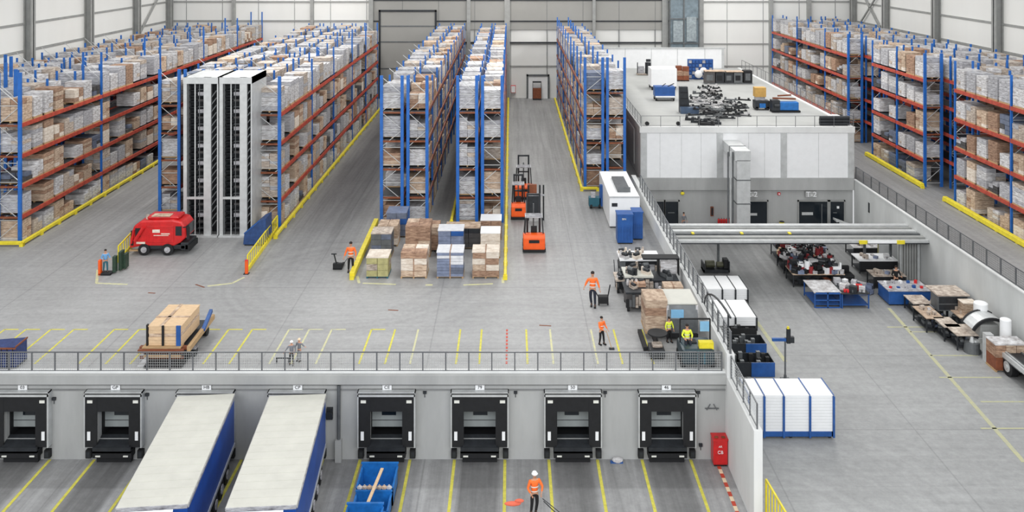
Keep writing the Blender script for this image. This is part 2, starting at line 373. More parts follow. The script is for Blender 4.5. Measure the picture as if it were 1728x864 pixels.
SIGNS = ['03', 'GP', 'HB', 'CP', 'CE', '79', '50', '46']
WHO = ['at the far left edge of the dock wall', 'left of the first docked trailer', 'behind the left docked trailer', 'behind the right docked trailer',
       'behind the blue skips', 'third from the right end of the dock wall', 'behind the worker with the pole', 'nearest the red cabinet']
for i, bx in enumerate(bays):
    # door set back in the opening, partly raised
    d = struct('door_%d' % (i + 3), MB().b(-.99, .99, .75, .85, -3.5, -1.75), 'panel', None, (bx, DY, 0))
    obj('door_window', MB().b(-.42, .42, .71, .76, -2.80, -2.55), 'glass', d)
    obj('door_joint', MB().b(-.99, .99, .72, .76, -3.12, -3.08), 'mid', d)
    k = MB().b(-1.06, -.99, .35, 2.6, -4.0, -1.7).b(.99, 1.06, .35, 2.6, -4.0, -1.7).b(-1.06, 1.06, .35, 2.6, -1.76, -1.68).b(-1.06, 1.06, 2.6, 2.68, -4.05, -1.7).b(-1.06, 1.06, .35, 2.6, -4.1, -4.0)
    obj('door_reveal', k, 'black', d)  # closed black box added behind the opening, keeps world light out
    t = thing('dock_shelter', 'black dock shelter with grey frame ' + WHO[i], 'dock shelter', (bx, DY, 0), 0, 'dock shelters along the dock wall')
    f = MB().b(-1.68, 1.68, -.42, -.002, -.96, -.90).b(-1.68, -1.63, -.42, -.002, -4.08, -.9).b(1.63, 1.68, -.42, -.002, -4.08, -.9)
    f.b(-1.66, 1.66, -.47, -.42, -1.14, -1.02)
    f.b(-1.66, -1.60, -.47, -.42, -4.08, -1.02).b(1.60, 1.66, -.47, -.42, -4.08, -1.02)
    obj('shelter_frame', f, 'steell', t)
    obj('side_wall', MB().b(-1.62, -1.55, -.41, -.002, -4.05, -.98), 'black', t); obj('side_wall', MB().b(1.55, 1.62, -.41, -.002, -4.05, -.98), 'black', t)
    obj('header_curtain', MB().b(-1.6, 1.6, -.43, -.37, -2.0, -1.02), 'black', t)
    for sx in (-1, 1):
        a, b_ = sorted((sx * 1.6, sx * .92))
        c = obj('side_curtain', MB().b(a, b_, -.44, -.38, -4.05, -1.05), 'black', t)
        obj('guide_stripe', MB().b(sx * 1.38 - .09, sx * 1.38 + .09, -.47, -.44, -3.65, -3.15), 'white', c)
        obj('curtain_badge', MB().b(sx * 1.32 - .15, sx * 1.32 + .15, -.47, -.44, -1.50, -1.34), 'refl', c)
    t = thing('dock_leveller', 'black dock leveller under the shelter ' + WHO[i], 'dock leveller', (bx, DY, 0), 0, 'dock levellers along the dock wall')
    obj('deck', MB().ext([(.34, -3.72), (-.55, -3.98), (-.55, -4.06), (.34, -3.8)], -.97, .97, 'x'), 'dark', t)
    obj('lip', MB().b(-1.1, 1.1, -.62, -.5, -4.3, -3.98).b(-1.1, 1.1, -.62, -.002, -4.3, -4.2), 'dark', t)
    obj('base_box', MB().b(-1.12, 1.12, -.56, -.002, -4.62, -4.3).b(-1.0, 1.0, -.3, -.002, LOW, -4.62), 'black', t)
    for sx in (-1, 1): obj('marker_lamp', MB().b(sx * .8 - .14, sx * .8 + .14, -.6, -.56, -4.54, -4.46), 'refl', t)
    for sx in (-1, 1):
        tag(obj('dock_bumper', MB().b(-.16, .16, -.28, 0, -.2, .26).b(-.1, .1, -.3, -.28, -.12, .18, 1), ['black', 'dark'], None, (bx + sx * 1.5, DY, -4.6)),
            'dark rubber bumper %s of leveller %s' % ('left' if sx < 0 else 'right', WHO[i]), 'bumper', 'dock bumpers')
    t = thing('dock_number_sign', 'small white number plate reading %s above the dock door' % SIGNS[i], 'sign', (bx, DY - .07, -.76), 0, 'number plates on the dock wall')
    obj('plate', MB().b(-.27, .27, -.04, 0, -.15, .15), 'white', t, bevel=.02)
    text_on(SIGNS[i], .27, t, (0, -.045, 0), (R(90), 0, 0))
# wall clutter: vertical cable trunk with grey cabinet, lamp, small dark junction boxes
t = thing('cable_trunk', 'grey vertical cable pipe and column base on the dock wall right of the second trailer', 'pipe', (-10.0, DY, 0))
obj('pipe', MB().cyl((0, -.14, -3.8), (0, -.14, -.6), .1), 'mid', t); obj('column_base', MB().b(-.18, .18, -.36, 0, LOW, -3.75), 'conc', t)
obj('junction_box', MB().b(-.75, -.35, -.2, 0, -2.6, -1.95).cyl((-.55, -.35, -2.3), (-.55, -.1, -2.3), .22), 'dark', t)
for i, (px, py) in enumerate(((92, 672), (717, 661), (870, 661), (1021, 661), (1178, 661), (1182, 750), (249, 665))):
    x = (px - CX) / 28.96; z = HC - (py - HY) / 28.96
    tag(obj('junction_box', MB().b(-.1, .1, -.12, 0, -.08, .08).cyl((.0, -.06, -.08), (.0, -.06, -.3), .02, n=6), 'dark', None, (x, DY, z)),
        'tiny dark junction box on the dock wall %s' % ['at its far left', 'right of the door plate CE', 'right of the door plate 79', 'right of the door plate 50', 'high up right of door plate 46', 'low down right of door plate 46', 'above the left trailer roof'][i], 'box', 'junction boxes')
t = thing('wall_bracket', 'thin dark looped pipe bracket on the dock wall above the red cabinet', 'bracket', (11.7, DY - .02, -2.0))
obj('bracket', MB().bar((-.4, -.05, 0), (.4, -.05, 0), .05).bar((-.3, -.05, -.1), (-.1, -.05, .25), .04).bar((.1, -.05, .25), (.3, -.05, -.1), .04), 'mid', t)

# retaining walls
struct('wall_retaining_left', MB().b(RX0, RX1, DY - .4, BY - 3, LOW, 1.3).b(RX0, RX1, 45.7, DY - .4, LOW, -.05), 'concl')
struct('wall_retaining_right', MB().b(QX0, QX1, 20, BY, LOW, .02), mat('concrete_pale', (196, 198, 197), .8, var=.10, scale=.5, stretch=(1, 1, .3), detail=8))
struct('trim_4', MB().b(QX0 - .05, QX0 + .3, 20, BY, .02, .12), 'concl')

def railing(label, p0, p1, z, h, step, name='guard_railing', m='rail', post=.07, mesh=.13, cat='railing', top=.06, bars='both'):
    p0 = Vector((*p0, z)); p1 = Vector((*p1, z)); L = (p1 - p0).length; n = max(1, round(L / step)); d = (p1 - p0) / n
    t = thing(name, label, cat, p0)
    U = Vector((0, 0, 1))
    obj('top_rail', MB().bar(U * h, p1 - p0 + U * h, top), m, t); obj('bottom_rail', MB().bar(U * .12, p1 - p0 + U * .12, top), m, t)
    pm = MB().b(-post / 2, post / 2, -post / 2, post / 2, 0, h).mesh('post', m)
    for k in range(n + 1): link('post', pm, t, d * k)
    if mesh:
        g = MB(); cnt = int(L / mesh)
        for k in range(1, cnt): q = (p1 - p0) * k / cnt; g.bar(q + U * .12, q + U * h, .012)
        for k in range(1, 8): g.bar(U * h * k / 8, p1 - p0 + U * h * k / 8, .012)
        obj('mesh_infill', g, 'mid' if mesh == .12 else 'steell', t)
    return t
railing('long grey mesh railing along the edge above the dock doors', (-40, DY + .05), (12.3, DY + .05), .02, 1.2, 1.33)
railing('grey railing on the stepped-down end of the left retaining wall', (12.72, 45.9), (12.72, DY - .5), -.05, 1.3, 1.2, mesh=.2)
railing('grey railing on top of the left retaining wall beside the sunken hall', (12.72, DY - .3), (12.72, BY - 8), 1.3, 1.3, 1.5, post=.12, mesh=.3)
railing('long grey mesh railing on top of the right retaining wall', (37.0, 45), (37.0, BY), .05, 1.35, 2.05, post=.09, mesh=.12)
railing('short grey handrail beside the white container near the rack', (12.3, 88), (12.3, 95), 0, 1.2, 1.4, mesh=.4)

# ------------------------------------------------------------------ mezzanine building
t = thing('mezzanine_building', 'white panelled flat-roofed building in the middle of the hall', 'building', (0, 0, 0))
X0, X1 = 13.9, 36.75
obj('lower_wall', MB().b(X0, X1, BY + .25, BY + .6, LOW, -.9).b(X0, X0 + .3, BY + .3, 96, LOW, -.1), 'conc', t)
obj('concrete_band', MB().b(RX0 + .5, X1, BY - .15, BY + .3, -1.05, .25), 'conc', t)
obj('white_wall', MB().b(X0, X1, BY, BY + .3, .25, ROOF - .3).b(X0, X0 + .3, BY + .3, 143, 0, ROOF - .3).b(X1 - .3, X1, BY + .3, 143, 0, ROOF - .3), 'white', t)
obj('roof', MB().b(X0, X1, BY, 143, ROOF - .3, ROOF - .02), 'roof', t)
obj('roof_edge', MB().b(X0 - .1, X1 + .1, BY - .15, BY + .3, ROOF - .55, ROOF + .08).b(X0 - .1, X0 + .3, BY + .3, 143, ROOF - .55, ROOF + .08).b(X1 - .3, X1 + .1, BY + .3, 143, ROOF - .55, ROOF + .08), 'concl', t)
for x in (14.25, 22.4, 29.25, 36.45): obj('wall_column', MB().b(x - .32, x + .32, BY - .12, BY, .25, ROOF - .5), 'steell', t)
for x in (16.0, 18.3, 20.4, 25.5, 27.2, 33): obj('panel_seam', MB().b(x - .02, x + .02, BY - .01, BY, .25, ROOF - .5), 'steell', t)
for y in (100, 108, 116, 124): obj('side_panel', MB().b(X0 - .06, X0, y, y + 5.5, .6, ROOF - 1.1), 'concl', t)
obj('back_parapet', MB().b(X0, 34.3, 143, 143.3, ROOF - .3, 8.75), 'white', t)
obj('parapet_coping', MB().b(X0 - .1, 34.5, 142.9, 143.4, 8.75, 8.95).b(33.9, 34.3, 142.92, 143.0, ROOF, 8.8), 'steell', t)
for x in (18.4, 22.6, 26.8, 31.2): obj('parapet_seam', MB().b(x - .04, x + .04, 142.94, 143, ROOF, 8.75), 'steell', t)
railing('thin grey railing along the front edge of the building roof', (14, BY - .02), (36.7, BY - .02), ROOF + .08, 1.15, 2.1, post=.05, mesh=0, top=.04)
railing('thin grey railing along the right edge of the building roof', (36.9, BY + .4), (36.9, 142), ROOF - .5, 1.9, 2.2, post=.06, mesh=.5, top=.05)
railing('thin grey railing along the left edge of the building roof', (13.95, BY + .4), (13.95, 125), ROOF + .08, 1.15, 2.1, post=.05, mesh=.4, top=.04)
# doors in its lower wall
def hall_door(n, px0, px1, leaves=(), sign=None):
    x0, x1 = (px0 - CX) / 15.74, (px1 - CX) / 15.74
    d = struct('door_%d' % n, MB().b(x0, x1, BY + .18, BY + .26, LOW, -2.35), 'glass')
    obj('door_frame', MB().b(x0 - .14, x0, BY + .1, BY + .26, LOW, -2.2).b(x1, x1 + .14, BY + .1, BY + .26, LOW, -2.2).b(x0 - .14, x1 + .14, BY + .1, BY + .26, -2.35, -2.2), 'steel', d)
    for (a, b_, z0, z1, m) in leaves: obj('door_panel', MB().b(x0 + a, x0 + b_, BY + .12, BY + .18, LOW + z0, LOW + z1), m, d)
    return d
hall_door(11, 1104, 1121, [(.1, .9, .1, 2.4, 'dark')]); hall_door(12, 1123, 1145, [(.3, 1.0, 1.4, 1.5, 'mid')])
hall_door(13, 1264, 1295, [(.0, .9, 1.15, 1.4, 'steell')]); hall_door(14, 1349, 1397, [(.3, 1.5, 1.2, 1.5, 'steell'), (2.4, 2.5, .1, 2.4, 'mid')])
hall_door(15, 1402, 1425, [(.7, .95, 1.9, 2.15, 'white'), (.3, .7, 1.4, 1.5, 'mid')])
for px, txt, lab in ((1268, 'C-2', 'small white letters C-2 above the middle hall door'), (1368, 'T-2', 'small white letters T-2 above the wide hall door')):
    t = thing('door_sign', lab, 'sign', ((px - CX) / 15.74, BY - .2, -1.5))
    obj('sign_plate', MB().b(-.6, .6, 0, .3, -.3, .3), 'conc', t); text_on(txt, .8, t, (0, -.02, 0), (R(90), 0, 0), 'white')
t = thing('alarm_box', 'tiny red alarm box above the hall doors', 'alarm', ((1315 - CX) / 15.74, BY + .2, -1.5)); obj('alarm_housing', MB().b(-.14, .14, -.15, 0, -.14, .14), 'redv', t); obj('alarm_lens', MB().cyl((0, -.2, 0), (0, -.15, 0), .08), 'white', t)
t = thing('wall_lamp', 'small yellow wall lamp on the grey wall above the left hall door', 'lamp', ((1152 - CX) / 15.74, BY + .19, -1.45)); obj('lamp_body', MB().ball((0, -.12, 0), .22, .12, .18), 'yel', t); obj('lamp_bracket', MB().b(-.04, .04, -.1, .05, -.05, .3), 'mid', t)
# duct
t = thing('ventilation_duct', 'grey duct bending off the white building and dropping to the floor', 'duct', (0, 0, 0))
obj('horizontal_duct', MB().b(22.7, 24.3, 90.0, BY, 3.3, 4.3), 'steell', t)
obj('vertical_duct', MB().b(22.9, 24.25, 90.0, 91.3, LOW, 3.35), 'steell', t)
for k in range(3): obj('riser_pipe', MB().cyl((22.15 + .24 * k, 90.6, LOW), (22.15 + .24 * k, 90.6, 4.1), .09), 'mid' if k != 1 else 'steell', t)
obj('duct_flange', MB().b(22.85, 24.3, 89.95, 91.35, -1.1, -1.0).b(22.85, 24.3, 89.95, 91.35, 1.3, 1.4).b(22.65, 24.35, 92.2, 92.3, 3.25, 4.35), 'mid', t)
# lift shaft on the back wall
t = thing('lift_shaft', 'grey glazed lift shaft standing against the back wall', 'lift', (28.6, 146.4, 0))
obj('shaft_frame', MB().b(-2.5, -2.3, -.1, .1, 0, 20).b(2.3, 2.5, -.1, .1, 0, 20).b(-2.5, 2.5, -.12, .1, 13.2, 13.4).b(-2.5, 2.5, -.12, .1, 9.2, 9.4).b(-2.5, 2.5, -.12, .1, 16.6, 16.8).b(-.2, .0, -.1, .1, 0, 20), 'mid', t)
obj('shaft_glazing', MB().b(-2.3, 2.3, .1, .2, 0, 20), mat('shaft_glazing', (120, 134, 142), .3, .1, var=.3, scale=1.2, detail=8), t)
obj('lift_cage', MB().b(-1.9, -.3, -.3, .1, 9.5, 13.0).b(.3, 1.9, -.3, .1, 9.6, 13.6), mat('cage_grey', (150, 160, 164), .4, .2, var=.3, scale=2.5), t)

# ------------------------------------------------------------------ painted marks on the floors
def floor_line(label, pts, m='line', z=0.0, wdt=.12, group=None):
    g = MB()
    for p, q in pts:
        p = Vector((*p, z + .006)); q = Vector((*q, z + .006)); g.bar(p, q, wdt, .012)
    return tag(obj('floor_marking', g, m), label, 'floor marking', group)
tops = [8, 44, 86, 125, 193, 235, 273, 348, 386, 426, 488, 522, 560, 627, 667, 706, 777, 813, 888, 928, 997, 1035, 1083]
for i, px in enumerate(tops):
    X = (px - CX) / 25.95; m = 'line' if px not in (488, 522, 560, 928, 706, 997) else 'linew'
    pts = [((X, 53.0), (X, 57.8))]
    if px < 640: pts.append(((X, 57.8), (X + .9, 57.8)))
    floor_line('yellow painted bay line on the loading floor, %s from the left' % (ORD[i] if i else 'first'), pts, m, group='bay lines behind the dock railing')
floor_line('red dashed line on the loading floor behind the railing', [((-.25, 53 + k * .5), (-.25, 53.3 + k * .5)) for k in range(10)], 'redp')
for i, px in enumerate([-75, 85, 160, 248, 320, 408, 545, 608, 692, 767, 852, 926, 1008, 1083, 1165]):
    X = (px - CX) / 28.96
    floor_line('yellow lane line on the dock yard, %s from the left' % (ORD[i] if i else 'first'), [((X, 30), (X, DY - .05))], 'line', LOW, .17, group='lane lines on the dock yard')
g = MB()
for k in range(40):
    y = 51.2 - k * .42; g.b(-.1, .1, y - .42, y, 0, .02, k % 2)
tag(obj('floor_marking', g, ['redp', 'cream'], None, (11.95, 0, LOW)), 'red and white striped line beside the retaining wall', 'floor marking')
floor_line('pale yellow corner mark in front of the red machine', [(G(163, 478), G(215, 480)), (G(163, 478), G(165, 455))], 'linew', 0, .2)
floor_line('pale yellow curved mark by the red bollard', [(G(350, 483), G(392, 478)), (G(392, 478), G(412, 468))], 'linew', 0, .2)
floor_line('pale yellow corner mark before the pallet platform', [(G(612, 478), G(668, 480)), (G(603, 466), G(606, 478))], 'linew', 0, .2)
floor_line('short yellow floor tick between the front pallets', [(G(718, 481), G(730, 481))], 'linew', 0, .25)
floor_line('pale yellow mark at the right front corner of the platform', [(G(782, 481), G(832, 479)), (G(848, 468), G(849, 478))], 'linew', 0, .2)
for k, (a, b_) in enumerate((((330, 480), (345, 485)), ((655, 523), (672, 524)), ((910, 549), (930, 550)), ((250, 494), (262, 495)))):
    floor_line('faint red paint scuff on the floor %s' % ['by the red bollard', 'in front of the pallets', 'left of the walking workers', 'in front of the red machine'][k], [(G(*a), G(*b_))], 'rust', 0, .12, group='paint scuffs')
floor_line('long pale yellow lane edge on the hall floor beside the wheeled flatbed', [(G(1500, 520, LOW), G(1728, 780, LOW))], 'linef', LOW, .28)
for k, (a, b_) in enumerate((((1536, 560), (1580, 560)), ((1570, 600), (1650, 600)), ((1585, 637), (1690, 637)), ((1655, 678), (1728, 678)), ((1655, 723), (1728, 723)), ((1497, 552), (1560, 552)))):
    floor_line('pale yellow cross mark on the hall floor, %s from the workbenches' % ORD[k + 1], [(G(*a, LOW), G(*b_, LOW))], 'linef', LOW, .14, group='cross marks on the hall floor')
floor_line('pale yellow line on the hall floor beside the blue boxes', [(G(1275, 540, LOW), G(1325, 610, LOW))], 'linef', LOW, .3)
# ------------------------------------------------------------------ pallet racks
def rack(label, x0, x1, ys, H, HS, levels, beam_m='red', guard=None, brace=True, closeposts=None):
    """one rack row; posts at ys, beams at levels on both faces"""
    t = thing('pallet_rack', label, 'pallet rack', (x0, ys[0], 0)); W = x1 - x0; y0 = ys[0]
    pe = MB().b(-.14, .14, -.09, .09, 0, H).mesh('post', 'blue'); pm = MB().b(-.09, .09, -.07, .07, 0, HS).mesh('post', 'blue')
    for y in ys:
        for x in (.14, W - .14): link('post', pe if y == ys[0] else pm, t, (x, y - y0, 0))
    if closeposts:
        for y in closeposts:
            for x in (.09, W - .09): link('post', pm, t, (x, y - y0, 0))
    cache = {}
    for a, b_ in zip(ys, ys[1:]):
        L = round(b_ - a - .14, 2)
        if L not in cache:
            cache[L] = (MB().b(-.06, .06, .07, L + .07, -.17, .17).mesh('beam', beam_m), MB().b(.12, W - .12, .1, L, -.02, .02).mesh('deck', 'dark'))
        for z in levels:
            for x in (.06, W - .06): link('beam', cache[L][0], t, (x, a - y0, z - .15))
            link('deck', cache[L][1], t, (0, a - y0, z))
    for z in levels: obj('end_beam', MB().b(.1, W - .1, -.05, .05, z - .24, z - .08), 'rust', t)
    if brace:
        for j, y in enumerate(ys[:6] if not closeposts else ys[:2]):
            g = MB(); z = .4; s = 1
            while z + 1.6 < H:
                a, b_ = (.1, W - .1) if s > 0 else (W - .1, .1)
                g.bar((a, y - y0, z), (b_, y - y0, z + 1.6), .05); g.bar((.1, y - y0, z), (W - .1, y - y0, z), .05); z += 1.6; s = -s
            obj('frame_bracing', g, 'steell', t)
    return t
LV = [2.4, 4.95, 7.5, 10.1]
LR = [2.85, 5.6, 8.4, 11.2]
def span(a, b_, s): n = max(1, round((b_ - a) / s)); return [a + (b_ - a) * k / n for k in range(n + 1)]
ROWS = []   # (phrase, x0, x1, ys, levels, mode, H)
def row(phrase, label, x0, x1, ys, levels, H, mode, close=None):
    rack(label, x0, x1, ys, H, H if mode[:4] == 'face' and len(mode) == 5 else levels[-1] + 2.5, levels, 'red' if abs(x0) > 18 else 'rustb', closeposts=close); ROWS.append((phrase, x0, x1, ys, levels, mode, H))
LY = [74.5, 89.3, 104.3, 119, 133.7, 147]
row('left-wall aisle rack', 'long blue and orange rack facing the left aisle, nearest the left edge', -43.1, -41.0, LY, LV, 14.4, 'faceR')
row('row behind left-wall aisle rack', 'blue rack row directly behind the left aisle rack', -45.4, -43.3, span(78, 147, 5.3), LV, 14.2, 'top')
row('third row left of left aisle', 'blue rack row, third back from the left aisle towards the left wall', -49.6, -47.6, span(84, 147, 5.3), LV, 14.0, 'top')
row('fourth row left of left aisle', 'blue rack row, fourth back from the left aisle towards the left wall', -51.9, -49.9, span(89, 147, 5.3), LV, 14.0, 'top')
row('row against left wall', 'blue rack row standing against the left wall', -55.3, -53.3, span(94, 147, 5.3), LV, 13.6, 'top')
MY = [79.3, 92.2, 103.5, 115.6, 126.5, 137.4]
row('row left of lift towers', 'blue rack row left of the silver lift towers', -33.3, -31.2, span(84, 146, 10.3), LV, 13.4, 'top')
row('second row behind lift towers', 'blue rack row second from the left behind the silver lift towers', -30.9, -28.9, span(84, 146, 5.2), LV, 13.4, 'top')
row('third row behind lift towers', 'blue rack row third from the left behind the silver lift towers', -27.9, -25.9, span(84, 146, 5.2), LV, 13.4, 'top')
row('fourth row behind lift towers', 'blue rack row fourth from the left behind the silver lift towers', -25.6, -23.6, span(84, 146, 5.2), LV, 13.4, 'top')
row('rack right of lift towers', 'long blue and orange rack right of the silver lift towers facing the wide aisle', -22.7, -20.5, MY, LV, 13.4, 'faceR')
row('left row, centre-left rack', 'left row of the blue double rack behind the stacked floor pallets', -11.85, -9.7, span(80.5, 146, 5.46), LV, 13.3, 'front')
row('right row, centre-left rack', 'right row of the blue double rack behind the stacked floor pallets', -9.45, -7.45, span(80.5, 146, 5.46), LV, 13.3, 'faceR2')
row('left row, forklift aisle rack', 'left row of the blue double rack beside the forklift aisle', -4.95, -2.95, span(80.5, 146, 5.46), LV, 13.3, 'front')
row('right row, forklift aisle rack', 'right row of the blue double rack beside the forklift aisle', -2.7, -.65, span(80.5, 146, 5.46), LV, 13.3, 'front')
row('rack right of forklift aisle', 'left row of the blue rack between the forklift aisle and the white building', 7.5, 9.6, span(91.5, 146, 5.45), LV, 13.6, 'faceL')
row('rack beside white building', 'right row of the blue rack tight against the white building', 9.8, 11.85, span(91.5, 146, 5.45), LV, 13.6, 'front')
row('near right rack', 'nearest blue and orange rack by the right wall', 43.0, 45.0, [66.5, 76.6, 86.3], LR, 13.9, 'faceL')
row('middle right rack', 'middle blue and orange rack by the right wall', 43.0, 45.0, [92.6, 99.3, 106.0], LR, 13.9, 'faceL')
row('far right rack', 'farthest blue and orange rack by the right wall, behind the building', 43.0, 45.0, [113.6, 122, 134, 146.5], LR, 13.9, 'faceL')
row('second row by right wall', 'blue rack row directly behind the right aisle racks', 45.3, 47.3, span(70, 146.5, 5.3), LR, 13.9, 'top')
row('third row by right wall', 'blue rack row third from the right aisle', 49.3, 51.3, span(78, 146.5, 5.3), LR, 13.7, 'top')
row('row against right wall', 'blue rack row nearest the right wall', 51.7, 53.7, span(82, 146.5, 5.3), LR, 13.7, 'top')

def stack_mb(w, d, h, nx, ny, nz, seed, mats=(0, 1, 2), gap=.03, ragged=.3, base=.0, dom=None):
    r = random.Random(seed)
    if dom is not None: mats = (dom,) * 6 + tuple(mats)
    g = MB(); cw, cd, ch = w / nx, d / ny, h / nz
    for k in range(nz):
        for i in range(nx):
            for j in range(ny):
                if k == nz - 1 and r.random() < ragged: continue
                e = r.uniform(0, .03)
                g.b(-w / 2 + i * cw + gap * r.random(), -w / 2 + (i + 1) * cw - gap * r.random(), -d / 2 + j * cd + gap * r.random() - e * (j == 0), -d / 2 + (j + 1) * cd - gap * r.random(),
                    base + k * ch, base + (k + 1) * ch - gap * .6, r.choice(mats))
    return g
def pallet_mb(w, d):
    g = MB()
    for x in (-w / 2 + .06, 0, w / 2 - .06): g.b(x - .06, x + .06, -d / 2, d / 2, 0, .10)
    n = 6
    for k in range(n): y = -d / 2 + (k + .5) * d / n; g.b(-w / 2, w / 2, y - d / n * .42, y + d / n * .42, .10, .14)
    return g
POOL = {
 'wrapped': [(stack_mb(1.75, 1.62, h, nx, ny, nz, 10 + q, (0, 1, 2), .025, rg, .14, dm), ['wa', 'wb', 'wc']) for q, (h, nx, ny, nz, rg, dm) in enumerate([(1.75, 1, 1, 4, 0, 0), (1.5, 1, 2, 5, .1, 0), (1.9, 2, 1, 5, .15, 1), (1.3, 1, 1, 3, 0, 0), (1.85, 2, 2, 6, .15, 2), (1.7, 1, 1, 6, 0, 1), (1.8, 1, 2, 3, 0, 2), (1.6, 2, 2, 4, .2, 0), (1.9, 1, 1, 5, 0, 0)])],
 'carton': [(stack_mb(1.75, 1.62, h, nx, ny, nz, 40 + q, (0, 1, 2), .03, rg, .14, dm), ['brown', 'tan', 'creamc']) for q, (h, nx, ny, nz, rg, dm) in enumerate([(1.7, 1, 1, 4, 0, 0), (1.5, 2, 2, 4, .2, 1), (1.85, 1, 2, 5, 0, 1), (1.1, 2, 2, 3, .2, 0), (1.8, 2, 1, 3, 0, 2), (1.6, 1, 1, 5, 0, 1)])],
 'dark': [(stack_mb(1.75, 1.6, h, nx, ny, nz, 70 + q, (0, 1, 2), .05, rg, .14, dm), ['da', 'db', 'wb']) for q, (h, nx, ny, nz, rg, dm) in enumerate([(1.3, 2, 2, 3, .3, 0), (1.6, 1, 2, 4, .2, 1), (.9, 2, 2, 2, .2, 0), (1.5, 1, 1, 4, 0, 1)])],
}
MESHPOOL = {k: [g.mesh(k + '_load', mats) for g, mats in v] for k, v in POOL.items()}
PALM = pallet_mb(1.75, 1.62); PALLET = PALM.mesh('pallet', 'wood')
LEVN = ['floor level', 'first shelf', 'second shelf', 'third shelf', 'top shelf']
specs = []
for (ph, x0, x1, ys, lv, mode, H) in ROWS:
    zs = [0.0] + [z + .02 for z in lv]; idx = {}
    for bi, (a, b_) in enumerate(zip(ys, ys[1:])):
        n = int((b_ - a - .2) / 1.78); p = (b_ - a - .2) / n
        for li, z in enumerate(zs):
            for k in range(n):
                y = a + .1 + (k + .5) * p
                i = idx.get(li, 0); idx[li] = i + 1
                keep = li == 4 or mode in ('faceR', 'faceL', 'faceR2') or (bi == 0)
                if mode == 'top' and bi == 0 and k > 0 and li < 4: keep = False
                if mode == 'top' and li == 3 and k % 2 == 0: keep = True
                if mode == 'front' and li < 4 and bi == 0 and k > 1: keep = False
                if ph == 'left-wall aisle rack' and y > 104 and li < 4: keep = False
                if mode == 'faceR2' and li < 2 and y > 110: keep = False
                x = (x0 + x1) / 2; 
                if abs(x) * F / y > 930: keep = False
                if not keep: continue
                u = rnd.random()
                if u < (.03 if li == 4 else .15): continue
                tt = 'wrapped' if rnd.random() < .66 else ('carton' if rnd.random() < .72 else 'dark')
                if ph.startswith('near right') or ph.startswith('left-wall'):
                    tt = 'wrapped' if rnd.random() < .5 else ('carton' if rnd.random() < .8 else 'dark')
                if li == 4 and rnd.random() < .45: tt = 'wrapped'
                if mode in ('front', 'faceR2') and li == 4: tt = 'wrapped' if rnd.random() < .85 else 'carton'
                if mode == 'faceR2' or ph.startswith('rack right of forklift'): tt = 'wrapped' if rnd.random() < .4 else ('carton' if rnd.random() < .85 else 'dark')
                gapz = (zs[li + 1] - z - .45) if li < 4 else 2.2
                vv = rnd.choice((0, 1, 3, 7, 8, 5, 4)) if li == 4 and tt == 'wrapped' else rnd.randrange(9)
                specs.append([y, x, z, (x1 - x0 - .2) / 1.75, p / 1.62 * rnd.uniform(.74, .95), tt, vv, gapz, ph, li, i, rnd.uniform(.62, 1.0) if li < 4 else rnd.uniform(.95, 1.15)])
specs.sort(key=lambda s: s[0] * (1 + .15 * (4 - s[9]) * (s[8].find('row') >= 0)))
cnt = {}; rest = {}
NM = {'wrapped': ('wrapped_pallet_load', 'white film-wrapped load', 'pallet load'), 'carton': ('carton_pallet_load', 'brown carton load', 'carton stack'), 'dark': ('dark_crate_load', 'dark grey crate load', 'crate stack')}
for s in specs:
    y, x, z, sx, sy, tt, v, gapz, ph, li, i, hs = s
    pool = MESHPOOL[tt]; v %= len(pool); hh = max(p.co.z for p in pool[v].vertices) if False else None
    g0 = POOL[tt][v][0]; top = max(p[2] for p in g0.v); sz = min(hs * 1.12, gapz / top)
    c = cnt.get(tt, 0)
    nm, lb, ct = NM[tt]
    if c < 270:
        cnt[tt] = c + 1
        o = link(nm, pool[v], None, (x, y, z)); o.scale = (sx, sy, sz)
        tag(o, '%s, %s, %s, %s' % (lb, LEVN[li], ph, ('%s from front' % ORD[i]) if i else 'nearest front'), ct, '%ss on the pallet racks' % lb)
        if y < 96: link('pallet', PALLET, o)
    else:
        if tt not in rest: rest[tt] = MB()
        rest[tt].merge(g0, (x, y, z), (sx, sy, sz)); rest[tt].b(x - .8 * sx, x + .8 * sx, y - .8 * sy, y + .8 * sy, z, z + .13, 3)
for tt, g in rest.items():
    o = obj(NM[tt][0], g, POOL[tt][0][1] + ['wood']); tag(o, '%ss filling the far ends of all the racks' % NM[tt][1], NM[tt][2], kind='stuff')

# yellow rack guards: low rounded bars on feet
def guard(label, pts, r=.13, z=.28):
    t = thing('rack_guard', label, 'rack guard', (*pts[0], 0)); o = Vector((*pts[0], 0))
    for p, q in zip(pts, pts[1:]):
        P_, Q = Vector((*p, z)) - o, Vector((*q, z)) - o; obj('guard_bar', MB().bar(P_, Q, r * 2, r * 2.2), 'yel', t, bevel=.05)
        n = max(1, int((Q - P_).length / 3))
        for k in range(n + 1):
            c = P_ + (Q - P_) * k / n; c.z = 0; link('guard_foot', GF, t, c)
    return t
GF = MB().b(-.16, .16, -.16, .16, 0, .3).mesh('guard_foot', 'yel')
guard('long yellow guard at the foot of the left aisle rack', [(-44, 74.0), (-40.7, 74.0), (-40.7, 104)])
guard('long yellow guard at the foot of the rack right of the lift towers', [(-20.1, 76), (-20.1, 137)])
guard('yellow guard bar at the left of the pallet platform', [(-11.9, 66.6), (-12.1, 80)], .2, .3)
guard('yellow guard bar at the right of the pallet platform', [(-.42, 66.6), (-.42, 146)], .12, .3)
guard('yellow guard in the narrow aisle between the two centre racks', [(-5.35, 80), (-5.35, 140)], .12)
guard('yellow guard at the foot of the rack right of the forklift aisle', [(8.9, 91.0), (7.25, 91.0), (7.25, 146)], .12)
